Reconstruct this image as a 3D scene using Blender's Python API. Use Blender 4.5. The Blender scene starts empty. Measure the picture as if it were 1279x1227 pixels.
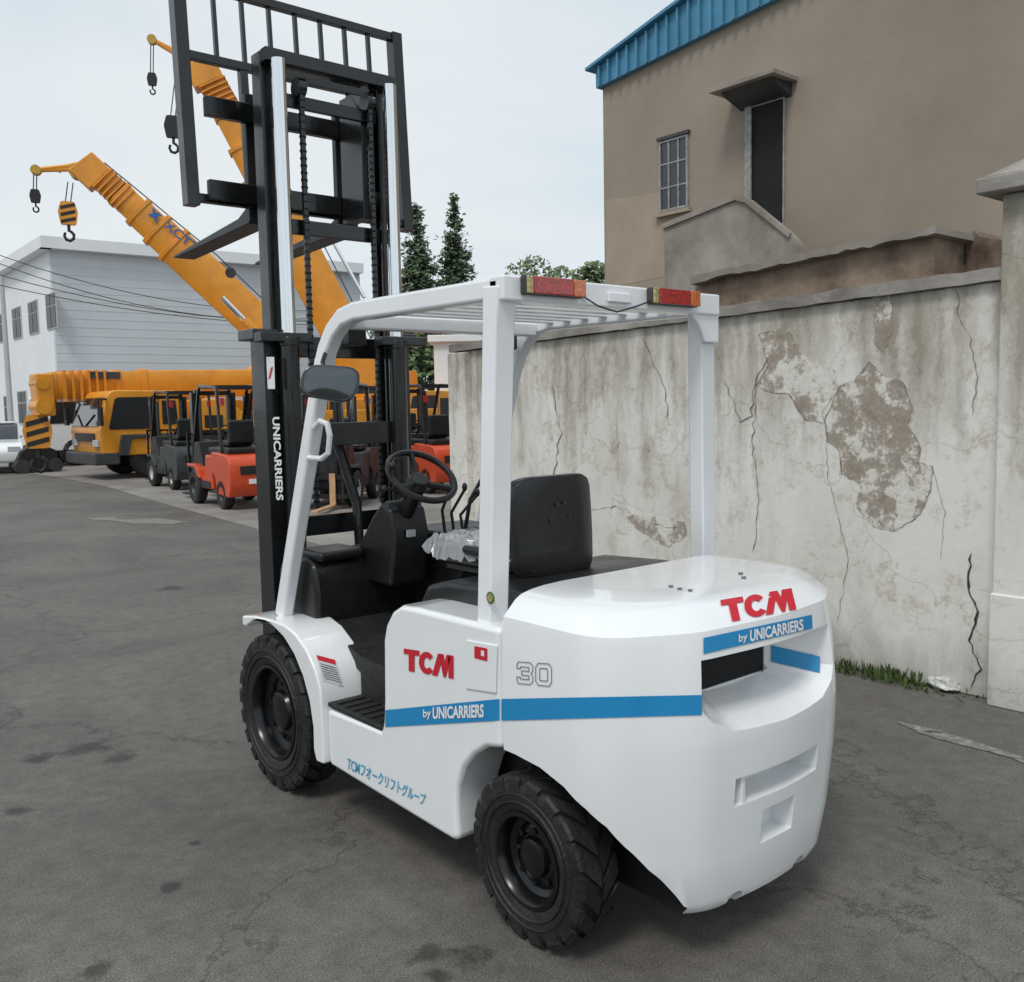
import bpy,bmesh,math,random
from mathutils import Vector,Matrix
from mathutils.bvhtree import BVHTree
random.seed(7)
V=Vector
W,H=1279,1227
CAM=V((-2.4079,-2.1379,1.6820)); YAW,PIT,ROL,F=.6971,-.0911,-.0193,1185.4
D=V((math.sin(YAW)*math.cos(PIT),math.cos(YAW)*math.cos(PIT),math.sin(PIT)))
R0=V((math.cos(YAW),-math.sin(YAW),0)); U0=R0.cross(D)
R=R0*math.cos(ROL)+U0*math.sin(ROL); U=-R0*math.sin(ROL)+U0*math.cos(ROL)
FW=V((math.sin(YAW),math.cos(YAW),0))
def ray(px,py): return D+R*((px-W/2)/F)+U*((H/2-py)/F)
def hit(px,py,ax,v):
    q=ray(px,py); return CAM+q*((v-CAM[ax])/q[ax])
def hx(px,py,v): return hit(px,py,0,v)
def G(px,py,z=0): return hit(px,py,2,z)
def PD(px,py,dep): return CAM+ray(px,py)*dep
def hp(px,py,P,N):
    q=ray(px,py); return CAM+q*((P-CAM).dot(N)/q.dot(N))
sc=bpy.context.scene; COL=sc.collection
cd=bpy.data.cameras.new('camera'); co=bpy.data.objects.new('camera',cd); COL.objects.link(co)
co.matrix_world=Matrix(((R.x,U.x,-D.x,CAM.x),(R.y,U.y,-D.y,CAM.y),(R.z,U.z,-D.z,CAM.z),(0,0,0,1)))
cd.sensor_fit='HORIZONTAL'; cd.sensor_width=36; cd.lens=36*F/W; cd.clip_end=3000; sc.camera=co
sc.view_settings.view_transform='Standard'
# ---------------------------------------------------------------- materials
def mat(name,col,rough=.5,metal=0,var=0,scale=6,bump=0,bscale=80,coat=0,col2=None,alpha=1,detail=6,island=False,rvar=0):
    m=bpy.data.materials.new(name); m.use_nodes=True; nt=m.node_tree; b=nt.nodes['Principled BSDF']
    b.inputs['Base Color'].default_value=(*col,1); b.inputs['Roughness'].default_value=rough; b.inputs['Metallic'].default_value=metal
    if coat: b.inputs['Coat Weight'].default_value=coat; b.inputs['Coat Roughness'].default_value=.05
    if alpha<1: b.inputs['Alpha'].default_value=alpha
    tc=nt.nodes.new('ShaderNodeTexCoord')
    if var or col2:
        n=nt.nodes.new('ShaderNodeTexNoise'); n.inputs['Scale'].default_value=scale; n.inputs['Detail'].default_value=detail; n.inputs['Roughness'].default_value=.62
        nt.links.new(tc.outputs['Object'],n.inputs['Vector'])
        r=nt.nodes.new('ShaderNodeValToRGB'); r.color_ramp.elements[0].position=.33; r.color_ramp.elements[1].position=.68
        c1=[c*(1-var) for c in col]; c2=col2 or [min(1,c*(1+var)) for c in col]
        r.color_ramp.elements[0].color=(*c1,1); r.color_ramp.elements[1].color=(*c2,1)
        src=n.outputs['Fac']
        if island:
            g=nt.nodes.new('ShaderNodeNewGeometry'); src=g.outputs['Random Per Island']
            r.color_ramp.elements[0].position=0; r.color_ramp.elements[1].position=1
        nt.links.new(src,r.inputs['Fac']); nt.links.new(r.outputs['Color'],b.inputs['Base Color'])
    if rvar:
        n3=nt.nodes.new('ShaderNodeTexNoise'); n3.inputs['Scale'].default_value=5; n3.inputs['Detail'].default_value=7; nt.links.new(tc.outputs['Object'],n3.inputs['Vector'])
        mr=nt.nodes.new('ShaderNodeMapRange'); mr.inputs['From Min'].default_value=.35; mr.inputs['From Max'].default_value=.65; mr.inputs['To Min'].default_value=max(.05,rough-rvar); mr.inputs['To Max'].default_value=rough+rvar
        nt.links.new(n3.outputs['Fac'],mr.inputs['Value']); nt.links.new(mr.outputs[0],b.inputs['Roughness'])
    if bump:
        n2=nt.nodes.new('ShaderNodeTexNoise'); n2.inputs['Scale'].default_value=bscale; n2.inputs['Detail'].default_value=5
        nt.links.new(tc.outputs['Object'],n2.inputs['Vector'])
        bp=nt.nodes.new('ShaderNodeBump'); bp.inputs['Strength'].default_value=bump; bp.inputs['Distance'].default_value=.02
        nt.links.new(n2.outputs['Fac'],bp.inputs['Height']); nt.links.new(bp.outputs['Normal'],b.inputs['Normal'])
    return m
M={}
M['white']=mat('white_paint',(.86,.87,.88),.2,var=.02,scale=3,coat=.8,bump=.03,bscale=6,rvar=.06)
M['white2']=mat('white_guard_paint',(.84,.85,.87),.26,var=.03,scale=4,coat=.5,bump=.02,bscale=20)
M['black']=mat('black_mast_paint',(.008,.009,.010),.26,var=.3,scale=9,bump=.05,bscale=40,coat=.3,rvar=.1)
M['plastic']=mat('black_plastic',(.011,.011,.012),.36,var=.25,scale=14,bump=.06,bscale=150,rvar=.1)
M['seat']=mat('black_seat_shell',(.009,.009,.010),.33,var=.2,scale=9,coat=.15,bump=.05,bscale=60)
M['mat']=mat('rubber_mat',(.014,.014,.015),.6,var=.5,scale=20,bump=.2,bscale=120)
M['tyre']=mat('tyre_rubber',(.013,.0125,.012),.58,var=.6,scale=8,bump=.3,bscale=60)
M['rim']=mat('black_rim',(.004,.004,.005),.24,var=.4,scale=10,rvar=.06)
M['chrome']=mat('chrome',(.85,.86,.88),.08,1)
M['steel']=mat('fork_steel',(.03,.03,.032),.4,.3,var=.3)
M['blue']=mat('blue_decal',(.012,.245,.53),.4)
M['red']=mat('red_decal',(.58,.014,.03),.4)
M['dwhite']=mat('white_decal',(.8,.8,.8),.45)
M['grey']=mat('grey_decal',(.14,.15,.16),.5)
M['cyan']=mat('cyan_decal',(.05,.34,.50),.5)
M['navy']=mat('navy_decal',(.04,.12,.34),.5)
M['dark']=mat('dark_void',(.006,.006,.007),.8)
M['redlens']=mat('red_lens',(.40,.016,.012),.15,var=.7,scale=90,coat=1)
M['amber']=mat('amber_lens',(.62,.15,.03),.15,coat=1,var=.4,scale=80)
M['clear']=mat('pale_lens',(.42,.34,.12),.15,coat=1,var=.5,scale=90)
M['mirror']=mat('mirror_shell',(.02,.022,.024),.22,coat=.8)
M['mface']=mat('mirror_glass',(.13,.14,.15),.10,1)
M['glass']=mat('dark_glass',(.02,.025,.03),.1,coat=.6)
M['void']=mat('unlit_glass',(.018,.02,.022),.35)
M['wrap']=mat('plastic_wrap',(.68,.69,.71),.12,alpha=.38,coat=1)
M['yellow']=mat('crane_yellow',(.72,.29,.02),.4,var=.14,scale=1.5,coat=.2)
M['orange']=mat('forklift_orange',(.62,.07,.018),.38,var=.14,scale=3,coat=.3)
M['dyellow']=mat('dull_yellow',(.5,.3,.04),.5,var=.2)
M['forkor']=mat('worn_fork',(.50,.30,.17),.6,var=.3)
M['dgrey']=mat('dark_grey_paint',(.045,.047,.05),.5,var=.3)
M['lgrey']=mat('light_grey_paint',(.48,.49,.50),.5,var=.08)
M['mgrey']=mat('mid_grey_plastic',(.16,.165,.17),.5,var=.2,scale=30)
M['stripe']=mat('hook_block_black',(.015,.015,.015),.5)
M['rope']=mat('wire_rope',(.05,.05,.05),.5)
M['bark']=mat('bark',(.09,.07,.05),.9,var=.3,bump=.5,bscale=20)
M['leafd']=mat('conifer_leaves',(.03,.06,.03),.7,col2=(.11,.16,.075),var=.1,island=True)
M['leafl']=mat('broad_leaves',(.06,.105,.04),.7,col2=(.20,.27,.12),var=.1,island=True)
M['weed']=mat('weed_leaves',(.035,.065,.016),.7,col2=(.10,.15,.04),var=.1,island=True)
M['conc']=mat('weathered_concrete',(.18,.16,.14),.9,col2=(.44,.41,.37),var=.1,scale=1.6,bump=.5,bscale=14,detail=9)
M['conc2']=mat('patched_concrete',(.22,.19,.16),.9,col2=(.39,.35,.31),var=.1,scale=1.1,bump=.4,bscale=10,detail=9)
M['rust']=mat('rusty_concrete',(.075,.04,.028),.9,col2=(.36,.27,.20),var=.1,scale=1.9,bump=.6,bscale=10,detail=9)
M['tan']=mat('tan_render',(.285,.235,.185),.9,col2=(.35,.295,.235),var=.05,scale=.4,bump=.3,bscale=5,detail=11)
M['tan2']=mat('patched_render',(.38,.31,.235),.9,var=.12,scale=1,detail=10)
M['bluemetal']=mat('blue_metal',(.07,.25,.40),.45,var=.14,scale=2)
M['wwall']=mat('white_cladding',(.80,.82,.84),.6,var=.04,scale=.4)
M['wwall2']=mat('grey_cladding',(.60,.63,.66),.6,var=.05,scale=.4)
M['yard']=mat('yard_concrete',(.18,.165,.15),.9,col2=(.32,.295,.27),var=.1,scale=.7,bump=.3,bscale=30,detail=9)
M['frame']=mat('window_frame',(.5,.5,.5),.5)
M['oldframe']=mat('old_window_frame',(.30,.30,.29),.6,var=.3,scale=12)
M['paper']=mat('litter',(.6,.6,.58),.6,var=.3,scale=30)
def plaster():
    m=mat('old_plaster',(.4,.4,.4),.92); nt=m.node_tree; b=nt.nodes['Principled BSDF']; N=nt.nodes.new; L=nt.links.new
    tc=N('ShaderNodeTexCoord'); mp=N('ShaderNodeMapping'); mp.inputs['Scale'].default_value=(1,1.5,.8); L(tc.outputs['Object'],mp.inputs['Vector'])
    n1=N('ShaderNodeTexNoise'); n1.inputs['Scale'].default_value=1.15; n1.inputs['Detail'].default_value=12; n1.inputs['Roughness'].default_value=.66; n1.inputs['Distortion'].default_value=.5; L(mp.outputs[0],n1.inputs['Vector'])
    r1=N('ShaderNodeValToRGB'); e=r1.color_ramp.elements; e[0].position=.32; e[0].color=(.46,.41,.35,1); e[1].position=.60; e[1].color=(.81,.785,.735,1)
    k=e.new(.44); k.color=(.71,.68,.625,1); L(n1.outputs['Fac'],r1.inputs['Fac'])
    n2=N('ShaderNodeTexNoise'); n2.inputs['Scale'].default_value=5; n2.inputs['Detail'].default_value=12; n2.inputs['Roughness'].default_value=.8; L(tc.outputs['Object'],n2.inputs['Vector'])
    r2=N('ShaderNodeValToRGB'); e=r2.color_ramp.elements; e[0].position=.36; e[0].color=(.62,.56,.49,1); e[1].position=.47; e[1].color=(1,1,1,1); L(n2.outputs['Fac'],r2.inputs['Fac'])
    mx=N('ShaderNodeMixRGB'); mx.blend_type='MULTIPLY'; mx.inputs[0].default_value=.7; L(r1.outputs[0],mx.inputs[1]); L(r2.outputs[0],mx.inputs[2])
    wv=N('ShaderNodeMixRGB'); wv.blend_type='ADD'; wv.inputs[0].default_value=.22; L(tc.outputs['Object'],wv.inputs[1]); L(n2.outputs['Color'],wv.inputs[2])
    mp2=N('ShaderNodeMapping'); mp2.inputs['Scale'].default_value=(1,3.8,.45); L(wv.outputs[0],mp2.inputs['Vector'])
    n4=N('ShaderNodeTexNoise'); n4.inputs['Scale'].default_value=1.5; n4.inputs['Detail'].default_value=9; n4.inputs['Roughness'].default_value=.65; L(mp2.outputs[0],n4.inputs['Vector'])
    sx=N('ShaderNodeSeparateXYZ'); L(tc.outputs['Object'],sx.inputs[0])
    zr=N('ShaderNodeMapRange'); zr.inputs['From Min'].default_value=.7; zr.inputs['From Max'].default_value=2.3; zr.inputs['To Min'].default_value=-.10; zr.inputs['To Max'].default_value=.22; L(sx.outputs['Z'],zr.inputs['Value'])
    sm=N('ShaderNodeMath'); sm.operation='ADD'; L(n4.outputs['Fac'],sm.inputs[0]); L(zr.outputs[0],sm.inputs[1])
    r4=N('ShaderNodeValToRGB'); e=r4.color_ramp.elements; e[0].position=.53; e[0].color=(1,1,1,1); e[1].position=.78; e[1].color=(.42,.385,.33,1); L(sm.outputs[0],r4.inputs['Fac'])
    m3=N('ShaderNodeMixRGB'); m3.blend_type='MULTIPLY'; m3.inputs[0].default_value=.9; L(mx.outputs[0],m3.inputs[1]); L(r4.outputs[0],m3.inputs[2])
    zb=N('ShaderNodeMath'); zb.operation='MULTIPLY_ADD'; zb.inputs[1].default_value=.9; zb.inputs[2].default_value=-.36; L(n1.outputs['Fac'],zb.inputs[0])
    za=N('ShaderNodeMath'); za.operation='ADD'; L(sx.outputs['Z'],za.inputs[0]); L(zb.outputs[0],za.inputs[1])
    rt=N('ShaderNodeMapRange'); rt.inputs['From Min'].default_value=0; rt.inputs['From Max'].default_value=.5; rt.inputs['To Min'].default_value=.5; rt.inputs['To Max'].default_value=1; L(za.outputs[0],rt.inputs['Value'])
    m2=N('ShaderNodeMixRGB'); m2.blend_type='MULTIPLY'; m2.inputs[0].default_value=1; L(m3.outputs[0],m2.inputs[1]); L(rt.outputs[0],m2.inputs[2])
    vo=N('ShaderNodeTexVoronoi'); vo.feature='DISTANCE_TO_EDGE'; vo.inputs['Scale'].default_value=.9
    nw=N('ShaderNodeTexNoise'); nw.inputs['Scale'].default_value=2.5; nw.inputs['Detail'].default_value=8; L(tc.outputs['Object'],nw.inputs['Vector'])
    va=N('ShaderNodeMixRGB'); va.blend_type='ADD'; va.inputs[0].default_value=.7; L(tc.outputs['Object'],va.inputs[1]); L(nw.outputs['Color'],va.inputs[2]); L(va.outputs[0],vo.inputs['Vector'])
    rc=N('ShaderNodeValToRGB'); e=rc.color_ramp.elements; e[0].position=0; e[0].color=(.6,.56,.5,1); e[1].position=.006; e[1].color=(1,1,1,1); L(vo.outputs['Distance'],rc.inputs['Fac'])
    m6=N('ShaderNodeMixRGB'); m6.blend_type='MULTIPLY'; m6.inputs[0].default_value=.6; L(m2.outputs[0],m6.inputs[1]); L(rc.outputs[0],m6.inputs[2])
    L(m6.outputs[0],b.inputs['Base Color'])
    bp=N('ShaderNodeBump'); bp.inputs['Strength'].default_value=.35; bp.inputs['Distance'].default_value=.02; L(n2.outputs['Fac'],bp.inputs['Height']); L(bp.outputs[0],b.inputs['Normal'])
    return m
M['plaster']=plaster()
def peel():
    m=mat('peeled_plaster',(.3,.27,.23),.95,bump=.4,bscale=20); nt=m.node_tree; b=nt.nodes['Principled BSDF']; N=nt.nodes.new; L=nt.links.new
    tc=N('ShaderNodeTexCoord'); n=N('ShaderNodeTexNoise'); n.inputs['Scale'].default_value=5; n.inputs['Detail'].default_value=14; n.inputs['Roughness'].default_value=.75; L(tc.outputs['Object'],n.inputs['Vector'])
    r=N('ShaderNodeValToRGB'); e=r.color_ramp.elements; e[0].position=.36; e[0].color=(.29,.245,.195,1); e[1].position=.62; e[1].color=(.74,.71,.66,1)
    for p,c in ((.49,(.38,.33,.275,1)),(.51,(.53,.485,.43,1)),(.54,(.70,.67,.61,1))): k=e.new(p); k.color=c
    L(n.outputs['Fac'],r.inputs['Fac']); L(r.outputs[0],b.inputs['Base Color']); return m
M['peel']=peel()
def asphalt():
    m=mat('asphalt',(.05,.05,.05),.85); nt=m.node_tree; b=nt.nodes['Principled BSDF']; N=nt.nodes.new; L=nt.links.new
    tc=N('ShaderNodeTexCoord')
    n1=N('ShaderNodeTexNoise'); n1.inputs['Scale'].default_value=.5; n1.inputs['Detail'].default_value=10; n1.inputs['Roughness'].default_value=.68; n1.inputs['Distortion'].default_value=.6; L(tc.outputs['Object'],n1.inputs['Vector'])
    r1=N('ShaderNodeValToRGB'); e=r1.color_ramp.elements; e[0].position=.34; e[0].color=(.090,.085,.079,1); e[1].position=.66; e[1].color=(.172,.163,.152,1); L(n1.outputs['Fac'],r1.inputs['Fac'])
    n2=N('ShaderNodeTexNoise'); n2.inputs['Scale'].default_value=150; n2.inputs['Detail'].default_value=4; n2.inputs['Roughness'].default_value=.75; L(tc.outputs['Object'],n2.inputs['Vector'])
    r2=N('ShaderNodeValToRGB'); e=r2.color_ramp.elements; e[0].position=.38; e[0].color=(.5,.5,.5,1); e[1].position=.66; e[1].color=(1.6,1.57,1.53,1); L(n2.outputs['Fac'],r2.inputs['Fac'])
    mx=N('ShaderNodeMixRGB'); mx.blend_type='MULTIPLY'; mx.inputs[0].default_value=1; L(r1.outputs[0],mx.inputs[1]); L(r2.outputs[0],mx.inputs[2])
    col=mx.outputs[0]
    n5=N('ShaderNodeTexNoise'); n5.inputs['Scale'].default_value=11; n5.inputs['Detail'].default_value=10; n5.inputs['Roughness'].default_value=.78; L(tc.outputs['Object'],n5.inputs['Vector'])
    r5=N('ShaderNodeValToRGB'); e=r5.color_ramp.elements; e[0].position=.35; e[0].color=(.74,.74,.74,1); e[1].position=.62; e[1].color=(1.16,1.15,1.13,1); L(n5.outputs['Fac'],r5.inputs['Fac'])
    m5=N('ShaderNodeMixRGB'); m5.blend_type='MULTIPLY'; m5.inputs[0].default_value=1; L(col,m5.inputs[1]); L(r5.outputs[0],m5.inputs[2]); col=m5.outputs[0]
    vo=N('ShaderNodeTexVoronoi'); vo.feature='DISTANCE_TO_EDGE'; vo.inputs['Scale'].default_value=.30
    nw=N('ShaderNodeTexNoise'); nw.inputs['Scale'].default_value=2.2; nw.inputs['Detail'].default_value=8; nw.inputs['Roughness'].default_value=.65; L(tc.outputs['Object'],nw.inputs['Vector'])
    va=N('ShaderNodeMixRGB'); va.blend_type='ADD'; va.inputs[0].default_value=1.1; L(tc.outputs['Object'],va.inputs[1]); L(nw.outputs['Color'],va.inputs[2]); L(va.outputs[0],vo.inputs['Vector'])
    rc=N('ShaderNodeValToRGB'); e=rc.color_ramp.elements; e[0].position=0; e[0].color=(.35,.35,.35,1); e[1].position=.005; e[1].color=(1,1,1,1); L(vo.outputs['Distance'],rc.inputs['Fac'])
    m2=N('ShaderNodeMixRGB'); m2.blend_type='MULTIPLY'; m2.inputs[0].default_value=.75; L(col,m2.inputs[1]); L(rc.outputs[0],m2.inputs[2]); col=m2.outputs[0]
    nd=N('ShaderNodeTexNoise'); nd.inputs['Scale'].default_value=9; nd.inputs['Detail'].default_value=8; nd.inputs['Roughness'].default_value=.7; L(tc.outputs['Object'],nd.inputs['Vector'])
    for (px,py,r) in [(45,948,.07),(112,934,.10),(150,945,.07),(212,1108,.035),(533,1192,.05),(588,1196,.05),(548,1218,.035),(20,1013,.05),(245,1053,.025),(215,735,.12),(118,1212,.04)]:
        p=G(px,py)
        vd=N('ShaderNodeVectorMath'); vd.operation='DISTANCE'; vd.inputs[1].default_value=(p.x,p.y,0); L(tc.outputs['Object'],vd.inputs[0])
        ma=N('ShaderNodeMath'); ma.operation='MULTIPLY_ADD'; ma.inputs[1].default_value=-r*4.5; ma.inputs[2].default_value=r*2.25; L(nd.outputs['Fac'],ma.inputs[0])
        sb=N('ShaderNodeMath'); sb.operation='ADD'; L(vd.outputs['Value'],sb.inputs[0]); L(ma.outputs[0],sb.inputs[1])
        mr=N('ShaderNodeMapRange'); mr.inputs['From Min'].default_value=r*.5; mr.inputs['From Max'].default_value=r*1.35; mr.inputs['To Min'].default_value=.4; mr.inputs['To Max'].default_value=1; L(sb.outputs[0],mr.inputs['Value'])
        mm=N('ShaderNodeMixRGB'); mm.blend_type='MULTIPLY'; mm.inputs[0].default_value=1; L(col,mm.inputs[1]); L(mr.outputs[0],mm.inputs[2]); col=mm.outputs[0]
    L(col,b.inputs['Base Color'])
    bp=N('ShaderNodeBump'); bp.inputs['Strength'].default_value=.6; bp.inputs['Distance'].default_value=.005; L(n2.outputs['Fac'],bp.inputs['Height']); L(bp.outputs[0],b.inputs['Normal'])
    rr=N('ShaderNodeMapRange'); rr.inputs['To Min'].default_value=.6; rr.inputs['To Max'].default_value=.92; L(n1.outputs['Fac'],rr.inputs['Value']); L(rr.outputs[0],b.inputs['Roughness'])
    return m
M['asphalt']=asphalt()
# ---------------------------------------------------------------- mesh helpers
class MB:
    def __init__(s): s.bm=bmesh.new()
    def add(s,vs,fs):
        b=[s.bm.verts.new(v) for v in vs]
        for f in fs:
            try: s.bm.faces.new([b[i] for i in f])
            except ValueError: pass
        return b
    def box(s,a,b,rot=None,c=None):
        x0,y0,z0=a;x1,y1,z1=b
        vs=[V(p) for p in [(x0,y0,z0),(x1,y0,z0),(x1,y1,z0),(x0,y1,z0),(x0,y0,z1),(x1,y0,z1),(x1,y1,z1),(x0,y1,z1)]]
        if rot is not None:
            c=V(c) if c is not None else (V(a)+V(b))/2
            vs=[c+rot@(v-c) for v in vs]
        s.add(vs,[(0,3,2,1),(4,5,6,7),(0,1,5,4),(1,2,6,5),(2,3,7,6),(3,0,4,7)]); return s
    def hexa(s,vs): s.add([V(v) for v in vs],[(0,3,2,1),(4,5,6,7),(0,1,5,4),(1,2,6,5),(2,3,7,6),(3,0,4,7)]); return s
    def prism(s,poly,ax,a,b):
        def mk(p,v): return {'x':(v,p[0],p[1]),'y':(p[0],v,p[1]),'z':(p[0],p[1],v)}[ax]
        n=len(poly)
        s.add([mk(p,a) for p in poly]+[mk(p,b) for p in poly],[tuple(range(n))[::-1],tuple(range(n,2*n))]+[(i,(i+1)%n,n+(i+1)%n,n+i) for i in range(n)]); return s
    def cyl(s,p0,p1,r,seg=12,r2=None,cap=True):
        p0=V(p0);p1=V(p1);r2=r if r2 is None else r2
        d=(p1-p0).normalized(); a=d.orthogonal().normalized(); b=d.cross(a)
        vs=[];n=seg
        for p,rr in ((p0,r),(p1,r2)):
            for i in range(n):
                t=2*math.pi*i/n; vs.append(p+(a*math.cos(t)+b*math.sin(t))*rr)
        fs=[(i,(i+1)%n,n+(i+1)%n,n+i) for i in range(n)]
        if cap: fs+=[tuple(range(n))[::-1],tuple(range(n,2*n))]
        s.add(vs,fs); return s
    def tube(s,pts,r,seg=8,closed=False):
        pts=[V(p) for p in pts];n=len(pts);vs=[];a=None
        for i,p in enumerate(pts):
            if closed: d=(pts[(i+1)%n]-pts[i-1])
            else: d=(pts[min(i+1,n-1)]-pts[max(i-1,0)])
            d.normalize()
            a=(d.orthogonal() if a is None else a-d*a.dot(d)); a.normalize(); b=d.cross(a)
            for k in range(seg):
                t=2*math.pi*k/seg; vs.append(p+(a*math.cos(t)+b*math.sin(t))*r)
        fs=[]
        for i in range(n if closed else n-1):
            j=(i+1)%n
            for k in range(seg): fs.append((i*seg+k,i*seg+(k+1)%seg,j*seg+(k+1)%seg,j*seg+k))
        if not closed: fs+=[tuple(range(seg))[::-1],tuple(range((n-1)*seg,n*seg))]
        s.add(vs,fs); return s
    def sweep(s,pts,side,w,h):
        pts=[V(p) for p in pts];n=len(pts);vs=[];side=V(side).normalized()
        for i,p in enumerate(pts):
            d1=(pts[i]-pts[i-1]).normalized() if i else None; d2=(pts[i+1]-pts[i]).normalized() if i<n-1 else None
            d=((d1 or d2)+(d2 or d1)).normalized(); u=d.cross(side).normalized()
            k=1/max(.5,d.dot(d2 or d1))
            hh=h[i] if isinstance(h,(list,tuple)) else h
            for (x,y) in ((-1,-1),(1,-1),(1,1),(-1,1)): vs.append(p+side*(x*w/2)+u*(y*hh/2*k))
        fs=[(0,1,2,3),tuple((n-1)*4+i for i in (3,2,1,0))]
        for i in range(n-1):
            for k in range(4): fs.append((i*4+k,i*4+(k+1)%4,(i+1)*4+(k+1)%4,(i+1)*4+k))
        s.add(vs,fs); return s
    def lathe(s,prof,c,axis,seg=40,closed=False):
        c=V(c);d=V(axis).normalized();a=d.orthogonal().normalized();b=d.cross(a);vs=[];m=len(prof)
        for i in range(seg):
            t=2*math.pi*i/seg; e=a*math.cos(t)+b*math.sin(t)
            for (r,x) in prof: vs.append(c+e*r+d*x)
        fs=[]
        for i in range(seg):
            j=(i+1)%seg
            for k in range(m if closed else m-1): l=(k+1)%m; fs.append((i*m+k,j*m+k,j*m+l,i*m+l))
        s.add(vs,fs); return s
    def ell(s,c,r,rot=None,seg=16,rings=10):
        vs=[];c=V(c)
        for i in range(1,rings):
            p=math.pi*i/rings
            for k in range(seg):
                t=2*math.pi*k/seg; v=V((r[0]*math.sin(p)*math.cos(t),r[1]*math.sin(p)*math.sin(t),r[2]*math.cos(p)))
                vs.append(c+(rot@v if rot else v))
        t0=V((0,0,r[2])); vs.append(c+(rot@t0 if rot else t0)); vs.append(c-(rot@t0 if rot else t0))
        fs=[]
        for i in range(rings-2):
            for k in range(seg): fs.append((i*seg+k,(i+1)*seg+k,(i+1)*seg+(k+1)%seg,i*seg+(k+1)%seg))
        n=len(vs)
        for k in range(seg): fs.append((n-2,k,(k+1)%seg)); fs.append((n-1,(rings-2)*seg+(k+1)%seg,(rings-2)*seg+k))
        s.add(vs,fs); return s
    def build(s,name,m,parent=None,bevel=0,seg=2,sharp=35,world=False,normals=True,flat=False):
        if normals: bmesh.ops.recalc_face_normals(s.bm,faces=s.bm.faces)
        me=bpy.data.meshes.new(name); s.bm.to_mesh(me); s.bm.free()
        me.materials.append(M[m] if isinstance(m,str) else m)
        if not flat:
            me.shade_smooth()
            if not bevel: me.set_sharp_from_angle(angle=math.radians(sharp))
        o=bpy.data.objects.new(name,me); COL.objects.link(o)
        if parent is not None:
            o.parent=parent
            if world: o.matrix_parent_inverse=wm(parent).inverted()
        if bevel:
            b=o.modifiers.new('bevel','BEVEL'); b.width=bevel; b.segments=seg; b.limit_method='ANGLE'; b.angle_limit=math.radians(32); b.harden_normals=True
        return o
def wm(o): return Matrix.Translation(o.location)@o.rotation_euler.to_matrix().to_4x4() if o.parent is None else wm(o.parent)@o.matrix_parent_inverse@Matrix.Translation(o.location)
def tag(o,label=None,cat=None,group=None,kind=None):
    if label: o['label']=label
    if cat: o['category']=cat
    if group: o['group']=group
    if kind: o['kind']=kind
    return o
def empty(name,loc=(0,0,0),rz=0,**k):
    o=bpy.data.objects.new(name,None); COL.objects.link(o); o.location=loc; o.rotation_euler=(0,0,rz); return tag(o,**k)
def bvh(o):
    dg=bpy.context.evaluated_depsgraph_get(); dg.update(); e=o.evaluated_get(dg); bm=bmesh.new(); bm.from_mesh(e.to_mesh()); bm.transform(wm(o) if o.parent else Matrix.Translation(o.location))
    t=BVHTree.FromBMesh(bm); e.to_mesh_clear(); return t,bm
def boolean(o,cut):
    dg=bpy.context.evaluated_depsgraph_get()
    md=o.modifiers.new('b','BOOLEAN'); md.object=cut; md.solver='EXACT'; md.operation='DIFFERENCE'
    dg.update(); me=bpy.data.meshes.new_from_object(o.evaluated_get(dg)); o.modifiers.remove(md); o.data=me
    bpy.data.objects.remove(cut)
def text_mesh(s,bold=0,font=None):
    cu=bpy.data.curves.new('t','FONT'); cu.body=s; cu.size=1; cu.offset=bold; cu.resolution_u=4
    ob=bpy.data.objects.new('t',cu); COL.objects.link(ob); dg=bpy.context.evaluated_depsgraph_get(); dg.update()
    me=bpy.data.meshes.new_from_object(ob.evaluated_get(dg)); bpy.data.objects.remove(ob)
    return [(v.co.x,v.co.y) for v in me.vertices],[tuple(p.vertices) for p in me.polygons]
def shapes(polys):
    vs=[];fs=[]
    for p in polys: fs.append(tuple(range(len(vs),len(vs)+len(p)))); vs+=p
    return vs,fs
def strip(pts,w,closed=True):
    n=len(pts);L=[];Rr=[]
    for i in range(n):
        a=V((*pts[i-1],0));p=V((*pts[i],0));b=V((*pts[(i+1)%n],0)); d1=(p-a).normalized();d2=(b-p).normalized(); m_=(V((-d1.y,d1.x,0))+V((-d2.y,d2.x,0))); m_.normalize(); k=1/max(.5,m_.dot(V((-d1.y,d1.x,0))))
        L.append((p+m_*w*k/2)[:2]);Rr.append((p-m_*w*k/2)[:2])
    return [tuple(x) for x in L+Rr],[(i,(i+1)%n,n+(i+1)%n,n+i) for i in range(n)]
def merge(*ss):
    vs=[];fs=[]
    for v,f in ss: fs+=[tuple(i+len(vs) for i in q) for q in f]; vs+=v
    return vs,fs
def tcm():
    T=[(0,1),(.315,1),(.315,.76),(.215,.76),(.215,0),(.10,0),(.10,.76),(0,.76)]
    cx,cy_=.465,.5; polys=[T]; n=18; a0,a1=math.radians(38),math.radians(322)
    for k in range(n):
        ta=a0+(a1-a0)*k/n; tb=a0+(a1-a0)*(k+1)/n
        def q(t,rx,ry): return (cx+rx*math.cos(t),cy_+ry*math.sin(t))
        polys.append([q(ta,.16,.5),q(tb,.16,.5),q(tb,.06,.25),q(ta,.06,.25)])
    polys+= [[(.57,0),(.69,1),(.80,1),(.675,0)],[(.705,1),(.80,1),(.86,.36),(.80,.0)],[(.80,0),(.845,0),(.955,1),(.86,1),(.80,.36)],[(.90,1),(1.0,1),(1.0,0),(.90,0)]]
    return polys
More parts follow.
